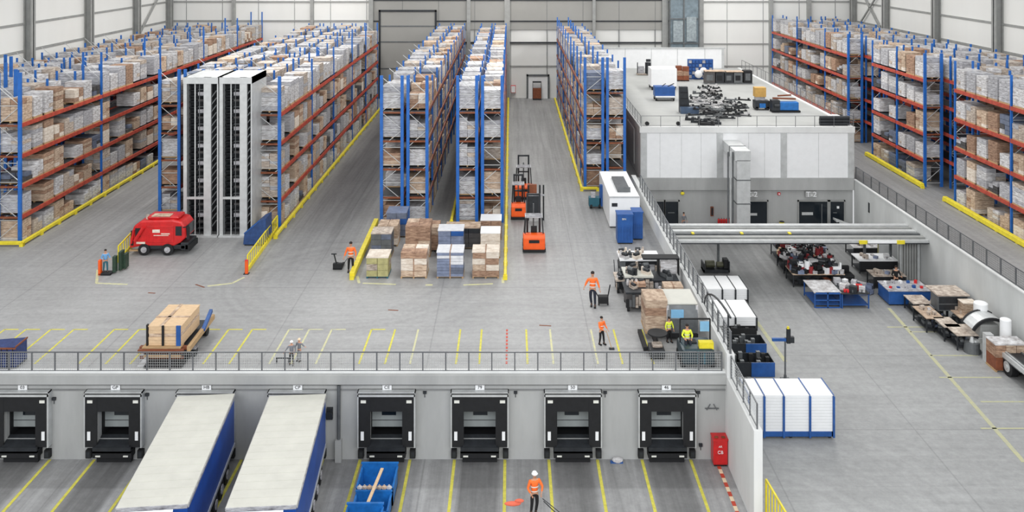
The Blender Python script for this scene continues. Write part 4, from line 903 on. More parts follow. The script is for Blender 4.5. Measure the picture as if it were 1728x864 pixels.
# ------------------------------------------------------------------ roof goods
def RZ(px, py): return G(px, py, ROOF)
x, y = RZ(1120, 152)
t = thing('white_box_trailer', 'large white box on wheels on the roof', 'box', (x, y, ROOF)); sc_ = S(152, ROOF)
obj('box_shell', MB().b(-1.7, 1.8, 0, 2.8, .45, 2.9), 'white', t, bevel=.06)
for a in (-1.5, 1.5):
    for c in (.2, 2.5): obj('wheel', MB().cyl((a - .1, c, .22), (a + .1, c, .22), .22), 'black', t)
obj('chassis', MB().b(-1.6, 1.7, .1, 2.7, .25, .45), 'dark', t)
x, y = RZ(1122, 170); t = thing('blue_tool_cart', 'blue cart with white front in front of the white roof box', 'cart', (x, y, ROOF))
obj('cart_body', MB().b(-1.25, 1.3, 0, 1.5, .5, 1.75), 'blued', t, bevel=.05); obj('front_shelf', MB().b(-1.2, 1.2, -.35, 0, .45, .6), 'white', t); obj('handle', MB().bar((.4, .3, 1.75), (1.2, .2, 2.15), .1).bar((-.3, .5, 1.75), (.2, .5, 2.1), .08), 'dark', t)
for a in (-1.1, 1.1):
    for c in (.0, 1.3): obj('wheel', MB().cyl((a - .1, c, .2), (a + .1, c, .2), .2), 'black', t)
obj('chassis', MB().b(-1.2, 1.2, -.3, 1.4, .3, .5), 'mid', t)
x, y = RZ(1094, 127); t = thing('cleaning_machine', 'small grey and black machine left of the white roof box', 'machine', (x - .6, y, ROOF)); obj('drum', MB().cyl((.6, .3, .2), (.6, .3, 1.9), .45), 'dark', t); obj('base', MB().b(-1.1, 1.0, 0, 1.0, .05, .25), 'wc', t); obj('tank', MB().b(-.9, .0, .2, .8, .25, 1.3), 'wb', t); obj('handle', MB().bar((-1.0, .3, .2), (-1.0, .3, 1.9), .12).b(.3, 1.0, .2, .4, 2.0, 2.4), 'dark', t)
fl('carton_load', 'brown carton pallet behind the white roof box', 'carton stack', 1143, 1163, 137, 2.1, 1.6, ['rust', 'brown', 'brown'], 2, 2, 3, z=ROOF, seed=31, ragged=.3, pal='black')
x, y = RZ(1183, 134); t = thing('blue_bin_rack', 'blue rack full of white-labelled bins on the roof', 'rack', (x, y, ROOF)); obj('rack_frame', MB().b(-1.85, 1.85, .3, .9, 0, 2.9), 'blued', t)
for i in range(5):
    for j in range(7): obj('bin', MB().b(-1.75 + j * .5, -1.35 + j * .5, .12, .32, .2 + i * .54, .6 + i * .54), 'blued' if (i * 3 + j * 5) % 4 else 'wb', t)
obj('wrapped_bundle', MB().ball((-.4, -.2, .8), .6, .4, .6).ball((.3, -.2, 1.4), .5, .35, .4), 'white', t)
x, y = RZ(1226, 142); t = thing('machine_row', 'long row of dark machines beside the blue roof rack', 'machine', (x, y, ROOF))
for k, (a, b_, hh) in enumerate([(-3.0, -1.6, 1.7), (-1.5, -.3, 1.6), (-.2, 1.0, 1.6), (1.1, 2.3, 1.6), (2.5, 3.7, 1.9)]): 
    u = obj('machine_unit', MB().b(a, b_, .1, 1.3, .15, hh), ['da', 'dark', 'dark', 'mid', 'black'][k], t, bevel=.04); obj('panel', MB().b(a + .2, b_ - .3, .06, .1, .5, hh - .4), 'black' if k % 2 else 'mid', u)
obj('machine_cover', MB().b(-3.0, -.2, .0, 1.4, 1.75, 1.85).b(0, 2.4, 0, 1.4, 1.68, 1.78), 'tan', t)
obj('skid', MB().b(-3, 3.7, .1, 1.3, 0, .15), 'mid', t)
x, y = RZ(1157, 190); t = thing('dark_panel_rack', 'dark upright panel rack at the left of the roof scrap pile', 'rack', (x, y, ROOF)); obj('panel', MB().ext([(-.7, 0), (.5, 0), (.25, 3.0), (-.7, 3.0)], 0, .6, 'y'), 'dark', t); obj('blue_tray', MB().b(-.7, 1.4, -.8, 0, 0, .7), mat('slate_blue_metal', (70, 88, 112), .5, .2, var=.2), t); obj('ribs', MB().b(-.6, .3, -.04, 0, .8, .9).b(-.6, .3, -.04, 0, 1.6, 1.7).b(-.6, .25, -.04, 0, 2.3, 2.4), 'black', t)
# scrap pile: each beam and bundle its own thing
r = random.Random(99)
BM = [MB().b(-.75, .75, -.1, .1, 0, .12).b(-.7, -.5, -.16, .16, .12, .28).b(.4, .6, -.16, .16, .12, .24).mesh('metal_profile', m) for m in ('black', 'dark', 'wa', 'mid', 'black')]
def inpile(px, py):
    return (px < 1262 and (165 + max(0, (1200 - px)) * .02) < py < 208) or (1195 < px < 1215 and 150 < py < 170)
n = 0
while n < 120:
    px, py = r.uniform(1172, 1262), r.uniform(152, 205)
    if py < 168 and (px > 1215 or px < 1180): continue
    if py < 160 and px > 1210: continue
    if py > 198 and px > 1232: continue
    if py < 178 and px > 1240: continue
    x, y = RZ(px, py)
    if y < BY + .6: continue
    layer = r.choice([0, 0, .28, .56, .84]); o = link('metal_profile', BM[r.randrange(5)], None, (x, y, ROOF - .02 + layer), r.uniform(-.5, .5)); o.scale = (r.uniform(.6, 1.3), r.uniform(.8, 1.4), r.uniform(.8, 1.4))
    tag(o, 'short dark metal profile in the scrap pile on the roof', 'metal profile', 'profiles in the roof scrap pile'); n += 1
for k, (px, py) in enumerate(((1170, 203), (1180, 207), (1192, 211), (1203, 209))):
    x, y = RZ(px, py); y = max(y, BY + .8); o = link('metal_profile', BM[k % 2 + (0 if k else 1)], None, (x, y, ROOF - .02), -.3); o.scale = (1.2, 2.0, 2.2); tag(o, 'dark metal profile trailing from the scrap pile to the roof edge', 'metal profile', 'profiles trailing to the roof edge')
x, y = RZ(1286, 186); t = thing('tool_trolley', 'small trolley with yellow-brown box and blue wheels on the roof', 'trolley', (x, y, ROOF)); obj('trolley_body', MB().b(-.8, .9, 0, 1.2, .25, 1.1), 'dark', t); obj('box', MB().b(-.7, .6, .4, 1.4, 1.5, 2.6), mat('ochre_box', (190, 150, 80), .7, var=.15), t); obj('blue_unit', MB().b(-.3, .4, -.1, 0, .3, .8), 'skip', t); obj('box_stand', MB().b(-.6, .5, .5, 1.3, 1.1, 1.5), 'wb', t)
for a in (-.6, .7): obj('wheel', MB().cyl((a, .0, .2), (a, 1.1, .2), .2), 'black', t)
x, y = RZ(1328, 190); t = thing('blue_skid_machine', 'bright blue skid machine near the right of the roof', 'machine', (x, y, ROOF)); obj('blue_tank', MB().b(-.8, 1.4, 0, 1.0, .25, 1.2), 'skip', t, bevel=.08); obj('engine', MB().b(-1.7, -.8, .0, 1.1, .15, 1.4).cyl((-1.5, -.05, .8), (-.9, -.05, .8), .2), 'dark', t); obj('top_parts', MB().bar((-1.5, .6, 1.6), (1.2, .6, 1.5), .18).bar((-.8, 1.0, 1.8), (.8, 1.0, 1.9), .16), 'rust', t); obj('skid', MB().b(-1.7, 1.6, 0, 1.1, 0, .2), 'black', t)
x, y = RZ(1409, 214); y = BY + .7; t = thing('wire_mesh_bundle', 'dark bundle of rolled wire mesh at the right front roof corner', 'bundle', (x + .3, y, ROOF))
for k in range(7): obj('mesh_roll', MB().cyl((-1.7 + .1 * (k % 3), .3 + .35 * (k % 3), .2 + .32 * (k // 3)), (1.5, .3 + .35 * (k % 3), .2 + .32 * (k // 3)), .18, n=10), ['dark', 'black', 'mid'][k % 3], t)
obj('white_bag', MB().ball((.4, 1.8, .5), .9, .5, .45), 'white', t)
for k, px in enumerate((1094, 1147)):
    x = (px - CX) / 15.8; t = thing('spotlight', 'small round black spotlight on the roof edge, %s of two' % ('left', 'right')[k], 'spotlight', (x, BY + .5, ROOF)); obj('lamp_head', MB().cyl((0, -.15, .32), (0, .1, .32), .22), 'black', t); obj('stem', MB().cyl((0, 0, 0), (0, 0, .3), .04, n=8), 'dark', t)

# ------------------------------------------------------------------ upper floor, right side
x, y = G(1042, 385); t = thing('white_container', 'long white container with a dark roof hatch beside the retaining wall', 'container', (8.76, 78.9, 0))
LC = 9.2
obj('container_shell', MB().b(0, 2.7, 0, LC, .1, 2.75), 'white', t, bevel=.05); obj('roof_hatch', MB().b(.9, 2.05, 1.6, 6.4, 2.75, 2.95).b(.9, 2.05, 1.5, 1.6, 2.75, 3.2), 'mid', t)
obj('side_vent', MB().b(.2, .7, -.04, 0, 1.9, 2.2), 'dark', t); obj('roof_trim', MB().b(0, 2.7, -.03, .1, 2.66, 2.78), 'steell', t); obj('skid', MB().b(.1, 2.6, .1, LC - .1, 0, .1), 'black', t)
def ctr(label, x, y, w, d, h, m, z=0):
    t = thing('blue_container', label, 'container', (x, y, z)); obj('body', MB().b(0, w, 0, d, .1, h), m, t, bevel=.03)
    for k in range(5): obj('rib', MB().b(w * (k + .5) / 5 - .05, w * (k + .5) / 5 + .05, -.05, 0, .15, h * .6), m, t)
    obj('rim', MB().b(-.04, w + .04, -.04, d + .04, h, h + .1), 'blued', t); obj('base', MB().b(.05, w - .05, .05, d - .05, 0, .1), 'black', t); return t
x, y = G(1042, 412); c1 = ctr('tall blue steel container in front of the white container', x, y, 1.3, 1.2, 2.4, 'blued')
lt = text_on('BIN', .22, c1, (.55, -.04, 2.1), (R(90), 0, 0), 'refl')
x, y = G(1068, 405); ctr('narrow blue steel container between its neighbour and the wall', x, y, .85, 1.3, 2.3, 'blued')
x, y = G(1003, 352); t = thing('green_pallet_truck', 'small green and blue machine at the foot of the rack beside the container', 'machine', (x, y, 0)); obj('body', MB().b(-.5, .6, 0, .8, .2, 1.0), 'teal', t); obj('mast', MB().b(.5, .9, 0, .5, .2, 2.2), 'blued', t); obj('wheel', MB().cyl((-.4, .1, .2), (-.2, .1, .2), .2), 'black', t); obj('wheel', MB().cyl((.4, .1, .2), (.6, .1, .2), .2), 'black', t); obj('beacon', MB().b(-.3, .1, .1, .4, 1.0, 1.5), 'wb', t)

# forklifts ---------------------------------------------------------------
def forklift(label, px0, px1, pyb, H=2.5, mast=4.1, heading=0):
    s = S(pyb); w = (px1 - px0) / s; x, y = G((px0 + px1) / 2, pyb); k = w / 1.25
    t = thing('forklift', label, 'forklift', (x, y, 0), 0); t.scale = (1, 1, 1); h = w / 2
    body = [(0, .35), (0, 1.25), (.25, 1.45), (.9, 1.45), (1.0, 1.0), (2.3, 1.0), (2.3, .3), (.1, .25)]
    obj('counterweight', MB().ext(body, -h * .95, h * .95, 'x'), 'orange', t, bevel=.08)
    obj('rear_grille', MB().b(-h * .45, h * .45, -.03, .02, .85, 1.1), 'black', t)
    obj('chassis_skirt', MB().b(-h, h, .05, 2.35, .12, .38), 'black', t)
    for a in (.45, 1.9):
        for sx in (-1, 1): 
            wl_ = obj('wheel', MB().cyl((sx * h * .98 - sx * .25, a, .32), (sx * h * .98, a, .32), .32, n=20), 'black', t); obj('hub', MB().cyl((sx * h * .98, a, .32), (sx * h, a, .32), .15, n=12), 'wb', wl_)
    for sx in (-1, 1):
        obj('cab_pillar', MB().bar((sx * h * .8, .55, 1.45), (sx * h * .72, .9, H), .09).bar((sx * h * .85, 2.1, 1.0), (sx * h * .72, 1.9, H), .09), 'black', t)
    g = MB()
    for i in range(6): g.b(-h * .75, h * .75, .9 + i * .2, .97 + i * .2, H - .03, H + .05)
    g.b(-h * .78, -h * .7, .85, 1.98, H - .04, H + .06).b(h * .7, h * .78, .85, 1.98, H - .04, H + .06)
    obj('overhead_guard', g, 'wb', t); obj('guard_sheet', MB().b(-h * .72, h * .72, 1.0, 1.9, H - .06, H - .03), 'glass', t)
    obj('seat', MB().b(-.25, .25, .85, 1.3, 1.3, 1.55).b(-.25, .25, .75, .9, 1.5, 2.0), 'black', t, bevel=.04)
    obj('steering_wheel', MB().cyl((0, 1.6, 1.55), (0, 1.55, 1.6), .2, n=16), 'black', t)
    g = MB()
    for sx in (-1, 1): g.b(sx * h * .55 - .08, sx * h * .55 + .08, 2.4, 2.6, .1, mast)
    g.b(-h * .6, h * .6, 2.42, 2.58, mast - .15, mast).b(-h * .6, h * .6, 2.42, 2.58, mast * .55, mast * .55 + .12)
    m_ = obj('mast', g, 'dark', t); obj('hydraulic_ram', MB().cyl((0, 2.5, .2), (0, 2.5, mast * .8), .06), 'mid', m_)
    obj('carriage', MB().b(-h * .8, h * .8, 2.62, 2.7, .3, .9), 'dark', t)
    for sx in (-1, 1): obj('fork', MB().b(sx * h * .4 - .07, sx * h * .4 + .07, 2.7, 3.8, .1, .16).b(sx * h * .4 - .07, sx * h * .4 + .07, 2.66, 2.74, .1, .7), 'black', t)
    return t
forklift('orange forklift nearest the camera in the forklift aisle', 882, 921, 428, 2.65, 4.2)
forklift('orange forklift behind the nearest one, beside the yellow guard', 862, 888, 372, 3.0, 3.6)
forklift('dark farthest forklift partly hidden behind the other two', 868, 900, 338, 3.0, 3.9)
# black mast unit carried next to the middle forklift
x, y = G(904, 372); t = thing('mast_attachment', 'tall dark lifting mast standing between the two nearest forklifts', 'mast', (x, y, 0)); obj('channel', MB().b(-.75, -.6, 0, .2, 0, 3.2).b(.3, .45, 0, .2, 0, 3.2).b(.65, .78, 0, .2, 0, 3.2), 'black', t); obj('plate', MB().b(-.6, .3, .02, .12, .3, 2.3), 'dark', t); obj('crossbar', MB().b(-.75, .78, -.05, .05, 2.25, 2.4), 'wb', t); obj('rust_carriage', MB().b(-.75, .1, .2, .5, 2.4, 3.2), 'rust', t)

# red sweeper machine ------------------------------------------------------
x, y = G(218, 431); t = thing('red_service_vehicle', 'bulky red four-wheeled service vehicle in front of the lift towers', 'vehicle', (x, y, 0))
prof = [(.0, .55), (.05, 1.4), (.35, 2.35), (.9, 2.75), (1.5, 2.8), (3.5, 2.85), (4.2, 2.7), (4.5, 2.3), (4.55, 1.4), (4.1, 1.0), (3.6, .75), (1.0, .75)]
obj('body_shell', MB().ext(prof, 0, 2.1, 'y'), 'redv', t, bevel=.12)
obj('cab_window', MB().b(3.75, 4.25, -.03, .02, 1.6, 2.35), 'glass', t); obj('windscreen', MB().b(4.5, 4.58, .25, 1.85, 1.5, 2.3), 'glass', t)
obj('lower_skirt', MB().b(1.1, 4.5, .1, 2.0, .45, .8).b(4.1, 4.75, .1, 2.0, .4, 1.0), 'dark', t, bevel=.06)
obj('front_bumper', MB().b(4.5, 4.85, .1, 2.0, .35, .8), 'black', t); obj('roof_hump', MB().b(1.3, 3.9, .3, 1.8, 2.8, 3.05), 'redv', t, bevel=.12)
obj('roof_hatch', MB().b(1.7, 3.2, .25, 1.0, 3.05, 3.1), 'tan', t)
obj('rear_hose', MB().cyl((.5, -.12, 1.2), (1.2, -.12, 2.3), .14).cyl((.2, -.08, 1.0), (.4, -.08, 2.1), .09), 'redv', t); obj('rear_louvre', MB().b(.15, .35, -.04, 0, .8, 2.0).b(.5, .9, -.04, 0, 1.5, 2.2), 'black', t)
obj('side_panel', MB().b(1.45, 3.6, -.05, 0, 1.05, 2.4), 'redv', t, bevel=.03); obj('decal', MB().b(1.9, 2.5, -.07, -.05, 1.85, 2.1).b(2.6, 3.3, -.07, -.05, 1.72, 1.8).b(2.0, 3.2, -.07, -.05, 1.6, 1.66).b(.6, 1.3, -.07, .0, .95, 1.1), 'creamc', t)
obj('mirror_arm', MB().bar((4.4, -.1, 2.3), (4.9, -.3, 2.4), .08).b(4.8, 5.0, -.4, -.3, 1.4, 2.4), 'black', t); obj('beacon', MB().cyl((1.3, .5, 2.8), (1.3, .5, 3.15), .14), 'wc', t)
for a in (1.2, 3.1):
    for sy in (0, 1.75):
        w_ = obj('wheel', MB().cyl((a, sy - .05, .47), (a, sy + .4, .47), .47, n=28), 'black', t); obj('hub', MB().cyl((a, sy - .1, .47), (a, sy - .04, .47), .24, n=16), 'wb', w_)
obj('tow_bar', MB().b(-.05, 1.0, .1, .3, .3, .42), 'wood', t)
# blue skip by the tower
x, y = G(410, 415); t = thing('blue_skip', 'dark blue sloped skip at the foot of the right lift tower', 'skip', (x, y, 0)); obj('skip_body', MB().ext([(0, .1), (1.7, .1), (1.9, .6), (1.9, 2.3), (1.4, 2.1), (.1, 1.0)], 0, 1.9, 'y'), mat('navy_blue_metal', (44, 72, 122), .5, .2, var=.25, scale=3), t, bevel=.04); obj('skip_rim', MB().bar((.1, 0, 1.02), (1.4, 0, 2.12), .1), 'blued', t); obj('runner', MB().b(.1, 1.6, .1, .3, 0, .1).b(.1, 1.6, 1.5, 1.7, 0, .1), 'black', t)
t = thing('chair_lift_unit', 'small pale cylinder on a yellow stand behind the blue skip', 'machine', (*G(446, 390), 0)); obj('stand', MB().b(-.3, .3, -.2, .3, 0, .5), 'yel', t); obj('cylinder', MB().cyl((0, 0, .5), (0, 0, 1.7), .28), 'creamc', t)

# lumber trailer at the left ------------------------------------------------
t = thing('timber_trailer', 'low dark trailer with wooden sides behind the dock railing', 'trailer', (-22.1, 53.0, 0))
obj('trailer_bed', MB().b(.2, 2.7, 0, 4.6, .5, .7), 'dark', t); obj('side_board', MB().bar((2.85, .1, .85), (2.75, 4.8, .85), .2, .3), 'wood', t); obj('side_board', MB().b(0, .18, .1, 4.6, .6, .85), 'rust', t)
obj('slat_layer', MB().b(-.1, 2.6, -.15, .1, .7, .88).b(-.15, 2.7, .25, .5, .72, .9).b(0, 2.6, -.1, .0, .35, .48), 'rust', t); obj('slat_layer', MB().b(.3, 2.5, -.3, -.15, .5, .62).b(.1, 2.4, .0, .6, .9, .98), 'wood', t); obj('blue_post', MB().bar((2.85, 2.6, .9), (2.75, 4.4, 1.4), .2), 'blued', t)
for a in (.1, 2.4):
    for c in (.8, 3.9): obj('wheel', MB().cyl((a, c, .28), (a + .3, c, .28), .28, n=18), 'black', t)
obj('tow_frame', MB().b(.6, 2.6, -.55, -.3, .12, .3).b(.5, 2.7, -.75, .3, .05, .2), 'black', t); obj('corner_cover', MB().ext([(-.1, 0), (.6, 0), (.6, .7)], -.35, -.3, 'y'), 'wa', t)
t = thing('timber_crate', 'long wooden crate with blue straps loaded on the dark trailer', 'crate', (-20.75, 54.9, .88))
obj('crate_boards', stack_mb(1.95, 3.2, 1.2, 1, 2, 6, 44, (0, 0, 1), .02, 0), ['woodl', 'tan'], t); obj('crate_lid', MB().b(-1.0, 1.0, -1.62, 1.62, 1.2, 1.26).b(-.3, -.1, -1.64, 1.64, 1.26, 1.29, 1).b(-1.02, 1.02, -.4, -.2, 1.26, 1.29, 1), ['woodl', 'tan'], t)
obj('blue_strap', MB().b(.72, .98, -1.72, -1.63, -.35, 1.3), 'blued', t); obj('black_strap', MB().b(-.15, -.02, -1.7, -1.63, 0, 1.3).b(-1.08, -.99, -1.7, -1.5, 0, 1.35), 'black', t)
x, y = G(323, 602); t = thing('small_bin', 'small dark bin with a pale lid right of the timber trailer', 'bin', (x, y, 0)); obj('bin_body', MB().b(-.25, .25, 0, .45, 0, .45), 'dark', t, bevel=.04); obj('bin_lid', MB().b(-.27, .27, -.02, .47, .45, .5), 'wb', t)
x, y = G(-12, 624); t = thing('blue_cage', 'dark blue caged container cut by the left edge', 'container', (x, y, 0)); obj('cage_body', MB().ext([(-.6, .1), (1.3, .1), (1.3, 1.35), (-.6, 1.2)], 0, 1.3, 'y'), mat('cage_navy', (44, 60, 110), .6, .2, var=.35, scale=5), t); obj('cage_rim', MB().b(-.6, 1.35, -.04, 0, 1.2, 1.3).b(1.3, 1.36, 0, 1.3, 1.3, 1.38), 'rust', t); obj('cage_skid', MB().b(-.6, 1.3, 0, 1.3, 0, .12), 'mid', t)
for k in range(6): obj('cage_bar', MB().b(-.5 + k * .33, -.46 + k * .33, -.05, 0, .1, 1.25), 'dark', t)

# trailers docked -----------------------------------------------------------
def trailer(label, x, y1, yaw, L=10.15, W=3.15, top=4.2):
    t = thing('semi_trailer', label, 'trailer', (x, y1, LOW), yaw); h = W / 2
    obj('curtain_side', MB().b(-h, h, -L, 0, 1.35, top - .1), 'tarpb', t, bevel=.03)
    obj('roof', MB().b(-h - .03, h + .03, -L - .03, .03, top - .12, top), 'tarp', t, bevel=.02)
    g = MB()
    for k in range(1, 16): g.b(-h + .02, h - .02, -L * k / 16 - .02, -L * k / 16 + .02, top, top + .012)
    obj('roof_bow', g, 'tarp', t)
    obj('roof_rail', MB().b(h, h + .06, -L, 0, top - .2, top - .05).b(-h - .06, -h, -L, 0, top - .2, top - .05).b(-h, h, -L - .07, -L, top - .2, top - .02), 'wb', t)
    obj('side_rail', MB().b(h - .02, h + .05, -L, 0, 1.2, 1.38).b(-h - .05, -h + .02, -L, 0, 1.2, 1.38), 'steell', t)
    obj('chassis', MB().b(-.6, .6, -L + .3, -.2, .95, 1.3), 'black', t)
    for k in range(3):
        for sx in (-1, 1):
            w_ = obj('wheel', MB().cyl((sx * (h - .45), -1.6 - k * 1.35, .5), (sx * (h - .05), -1.6 - k * 1.35, .5), .5, n=24), 'black', t); obj('hub', MB().cyl((sx * (h - .05), -1.6 - k * 1.35, .5), (sx * h, -1.6 - k * 1.35, .5), .25, n=14), 'wb', w_)
    for sx in (-1, 1): obj('side_guard', MB().b(sx * (h - .1) - .03, sx * (h - .1) + .03, -L + 1.0, -5.2, .55, .7).b(sx * (h - .1) - .03, sx * (h - .1) + .03, -L + 1.0, -5.2, .85, 1.0), 'mid', t)
    # tractor unit in front, below the frame
    obj('tractor_cab', MB().ext([(-L - .6, .6), (-L - .6, 3.4), (-L - 1.3, 3.7), (-L - 2.5, 3.3), (-L - 2.9, 2.0), (-L - 2.9, .6)], -1.25, 1.25, 'x'), 'blued', t, bevel=.08)
    obj('wind_deflector', MB().ext([(-L - .65, 3.4), (-L - .65, 4.35), (-L - 1.5, 3.7)], -1.1, 1.1, 'x'), 'white', t)
    for k in (-L + .9, -L - 2.2):
        for sx in (-1, 1): obj('tractor_wheel', MB().cyl((sx * .9, k, .5), (sx * 1.25, k, .5), .5, n=20), 'black', t)
    return t
trailer('left docked trailer with cream roof and blue curtain sides', -17.45, 50.9, R(5.6))
trailer('right docked trailer with cream roof and blue curtain sides', -12.2, 50.9, R(4.3))

# blue skips in the dock yard
def tip_skip(label, x, w, y, d, h, m='skip'):
    t = thing('tipping_skip', label, 'skip', (x, y, LOW), 0, 'blue skips in the dock yard')
    obj('floor_plate', MB().b(0, w, 0, d, .2, .28), m, t); obj('front_wall', MB().b(0, w, 0, .08, .2, h * .85), m, t); obj('back_wall', MB().b(0, w, d - .08, d, .2, h), m, t)
    for a in (0, w - .08): obj('side_wall', MB().b(a, a + .08, 0, d, .2, h * .85), m, t)
    obj('rim', MB().b(-.05, w + .05, d - .1, d + .03, h, h + .07).b(-.04, .06, 0, d, h * .85, h * .85 + .07).b(w - .06, w + .04, 0, d, h * .85, h * .85 + .07), 'skip', t)
    obj('runner', MB().b(.1, .3, 0, d, 0, .2).b(w - .3, w - .1, 0, d, 0, .2), 'black', t); return t
tip_skip('back blue skip of the three in the dock yard', -8.2, 1.95, 47.15, 2.0, 1.3)
tip_skip('middle blue skip of the three, holding small debris', -8.15, 1.85, 45.45, 1.5, 1.1)
tip_skip('front blue skip of the three, nearest the camera', -8.3, 1.8, 43.6, 1.65, 1.5)
tag(obj('wooden_plank', MB().bar((-.25, -1.6, 1.35), (.1, 1.5, 1.45), .16, .06), 'woodl', None, (-7.1, 46.9, LOW)), 'long pale wooden plank lying across the blue skips', 'plank')
for k in range(7):
    tag(obj('debris_sack', MB().ball((0, 0, .1), .16, .12, .11, n=8, k=6).cyl((0, 0, .17), (0, 0, .24), .04, n=6), ['wa', 'wc', 'tan'][k % 3], None, (-8.0 + k * .26, 47.05, LOW + 1.13)), 'small pale sack in the row between the blue skips', 'sack', 'sacks between the skips')
x, y = G(1211, 776, LOW); t = thing('red_cabinet', 'red fire equipment cabinet at the dock wall corner', 'cabinet', (x, DY - .75, LOW)); obj('cabinet_body', MB().b(-.4, .42, 0, .7, .1, 1.5), 'redv', t, bevel=.03); obj('cabinet_lid', MB().b(-.43, .45, -.03, .7, 1.5, 1.58), 'redv', t); obj('foot', MB().b(-.35, .38, .05, .65, 0, .1), 'black', t); text_on('AR', .16, t, (0, -.01, 1.15), (R(90), 0, 0), 'white'); text_on('CB', .26, t, (0, -.01, .82), (R(90), 0, 0), 'white'); obj('lid_handle', MB().b(-.3, -.1, .1, .2, 1.58, 1.66).b(.1, .3, .1, .2, 1.58, 1.66), 'rust', t)
x, y = G(1042, 779, LOW); tag(obj('litter_bag', MB().ball((0, 0, .1), .33, .26, .14, n=10, k=6).b(-.42, .3, -.2, .05, .0, .05, 1), ['wa', 'blued'], None, (x, y, LOW)), 'crumpled white and blue bag on the dock yard', 'bag')
fl('loose_load', 'dark crumpled load beside the railing corner on the right', 'bundle', 0, 1, 100, .01, .01, ['da', 'da', 'da']) if False else None

# right side cluster on the upper floor ------------------------------------
def cart(label, px0, px1, pyb, h, d, z=0, top='wa', name='equipment_cart', side='dark', items=6, sd=1):
    s = S(pyb, z); w = (px1 - px0) / s; x, y = G((px0 + px1) / 2, pyb, z); r = random.Random(sd)
    t = thing(name, label, 'cart', (x, y + d / 2, z))
    obj('deck', MB().b(-w / 2, w / 2, -d / 2, d / 2, h - .12, h), top, t); obj('lower_body', MB().b(-w / 2 + .1, w / 2 - .1, -d / 2 + .1, d / 2 - .1, .3, h - .12), side, t)
    for sx in (-1, 1):
        for sy in (-1, 1): obj('wheel', MB().cyl((sx * (w / 2 - .2) - .08, sy * (d / 2 - .2), .17), (sx * (w / 2 - .2) + .08, sy * (d / 2 - .2), .17), .17, n=12), 'black', t)
    for k in range(7): a = -w / 2 + w * k / 7; obj('side_locker', MB().b(a + .02, a + w / 7 - .02, -d / 2 - .02, -d / 2 + .12, r.uniform(.25, .5), h * r.uniform(.6, .9)), ['mid', 'wb', 'wc', 'black'][r.randrange(4)], t)
    sp = [(x + r.uniform(-w / 2 + .3, w / 2 - .3), y + d / 2 + r.uniform(-d / 2 + .3, d / 2 - .3), z + h) for _ in range(items)]
    scatter('machine_part', ['dark', 'wa', 'wc', 'creamc', 'mid'], sp, 'machine part lying on the equipment carts by the retaining wall', 'machine part', 'machine parts on the carts', 1.3, sd)
    return t
cart('long white-decked equipment cart, farthest by the retaining wall', 1046, 1115, 466, 1.25, 2.0, top='white', items=9, sd=1)
cart('beige-decked equipment cart in the middle of the cart cluster', 1054, 1103, 502, 1.5, 1.9, top='tarp', items=6, sd=2)
cart('small dark cart with beige parts at the left of the cart cluster', 1039, 1058, 496, 1.0, 1.6, top='wc', items=3, sd=3)
cart('round-fronted dark cart with a brown box on its deck', 1056, 1094, 527, 1.35, 2.0, top='dark', items=4, sd=4, side='da')
x, y = G(1072, 512); tag(obj('brown_box', MB().b(-.55, .55, -.4, .4, 0, .25).b(-.04, .04, -.41, .41, .0, .26, 1), ['brown', 'tan'], None, (x + .1, y - .2, 1.36)), 'flat brown box on the dark round-fronted cart', 'box')
cart('low dark cart carrying a black and white cab frame', 1098, 1146, 497, 1.0, 1.9, top='dark', items=2, sd=5)
x, y = G(1130, 490); t = thing('cab_frame', 'white-panelled black cab frame on the low dark cart', 'cab frame', (x, y + .6, 1.0)); obj('frame', MB().b(-.75, -.68, -.4, .5, 0, 1.2).b(.68, .75, -.4, .5, 0, 1.2).b(-1.9, .75, -.4, .5, 1.15, 1.25), 'black', t); obj('panel', MB().b(-.6, .6, -.3, -.25, .1, 1.05), 'wa', t)
cart('dark cart with a beige carton beside the wall', 1104, 1150, 528, .95, 1.9, top='dark', items=4, sd=6)
x, y = G(1130, 520); tag(obj('beige_carton', MB().b(-.65, .65, -.5, .5, 0, .7).b(-.05, .05, -.51, .51, .0, .71, 1), ['tan', 'brown'], None, (x + .2, y, .96)), 'beige carton on the cart beside the retaining wall', 'carton')
# small handcart left
x, y = G(1041, 465); t = thing('hand_truck', 'tiny dark hand truck left of the white-decked cart', 'hand truck', (x, y, 0)); obj('frame', MB().bar((-.15, 0, .1), (-.2, .3, 1.1), .06).bar((.15, 0, .1), (.1, .3, 1.1), .06).b(-.2, .2, -.3, 0, .05, .1), 'dark', t); obj('wheel', MB().cyl((-.25, .05, .12), (-.18, .05, .12), .12), 'black', t); obj('wheel', MB().cyl((.18, .05, .12), (.25, .05, .12), .12), 'black', t)
# stacker with brown cargo
t = fl('carton_load', 'tall brown carton block on the forks of a loader by the railing', 'carton stack', 1089, 1127, 573, 2.15, 1.9, ['brown', 'tan', 'brown'], 1, 1, 4, seed=51, mm=(0, 1), straps=None)
t.location.z = .36
x, y = G(1110, 608); t = thing('pallet_loader', 'low dark fork loader under the brown carton block', 'loader', (x, y, 0)); obj('chassis', MB().b(-.45, .45, 0, 1.1, .1, .6), 'dark', t, bevel=.05); obj('fork', MB().b(-.7, -.45, 1.0, 3.6, .12, .34), 'black', t); obj('fork', MB().b(.1, .35, 1.0, 3.6, .12, .34), 'black', t); obj('seat', MB().b(-.25, .35, .3, .8, .6, .8), 'wc', t, bevel=.05); obj('canopy', MB().cyl((.1, .7, 1.3), (.1, .7, 1.38), .6, n=20), 'black', t); obj('canopy_post', MB().bar((.1, 1.0, .6), (.1, .9, 1.32), .06), 'dark', t); obj('wheel', MB().cyl((-.4, .2, .15), (.4, .2, .15), .15), 'black', t)
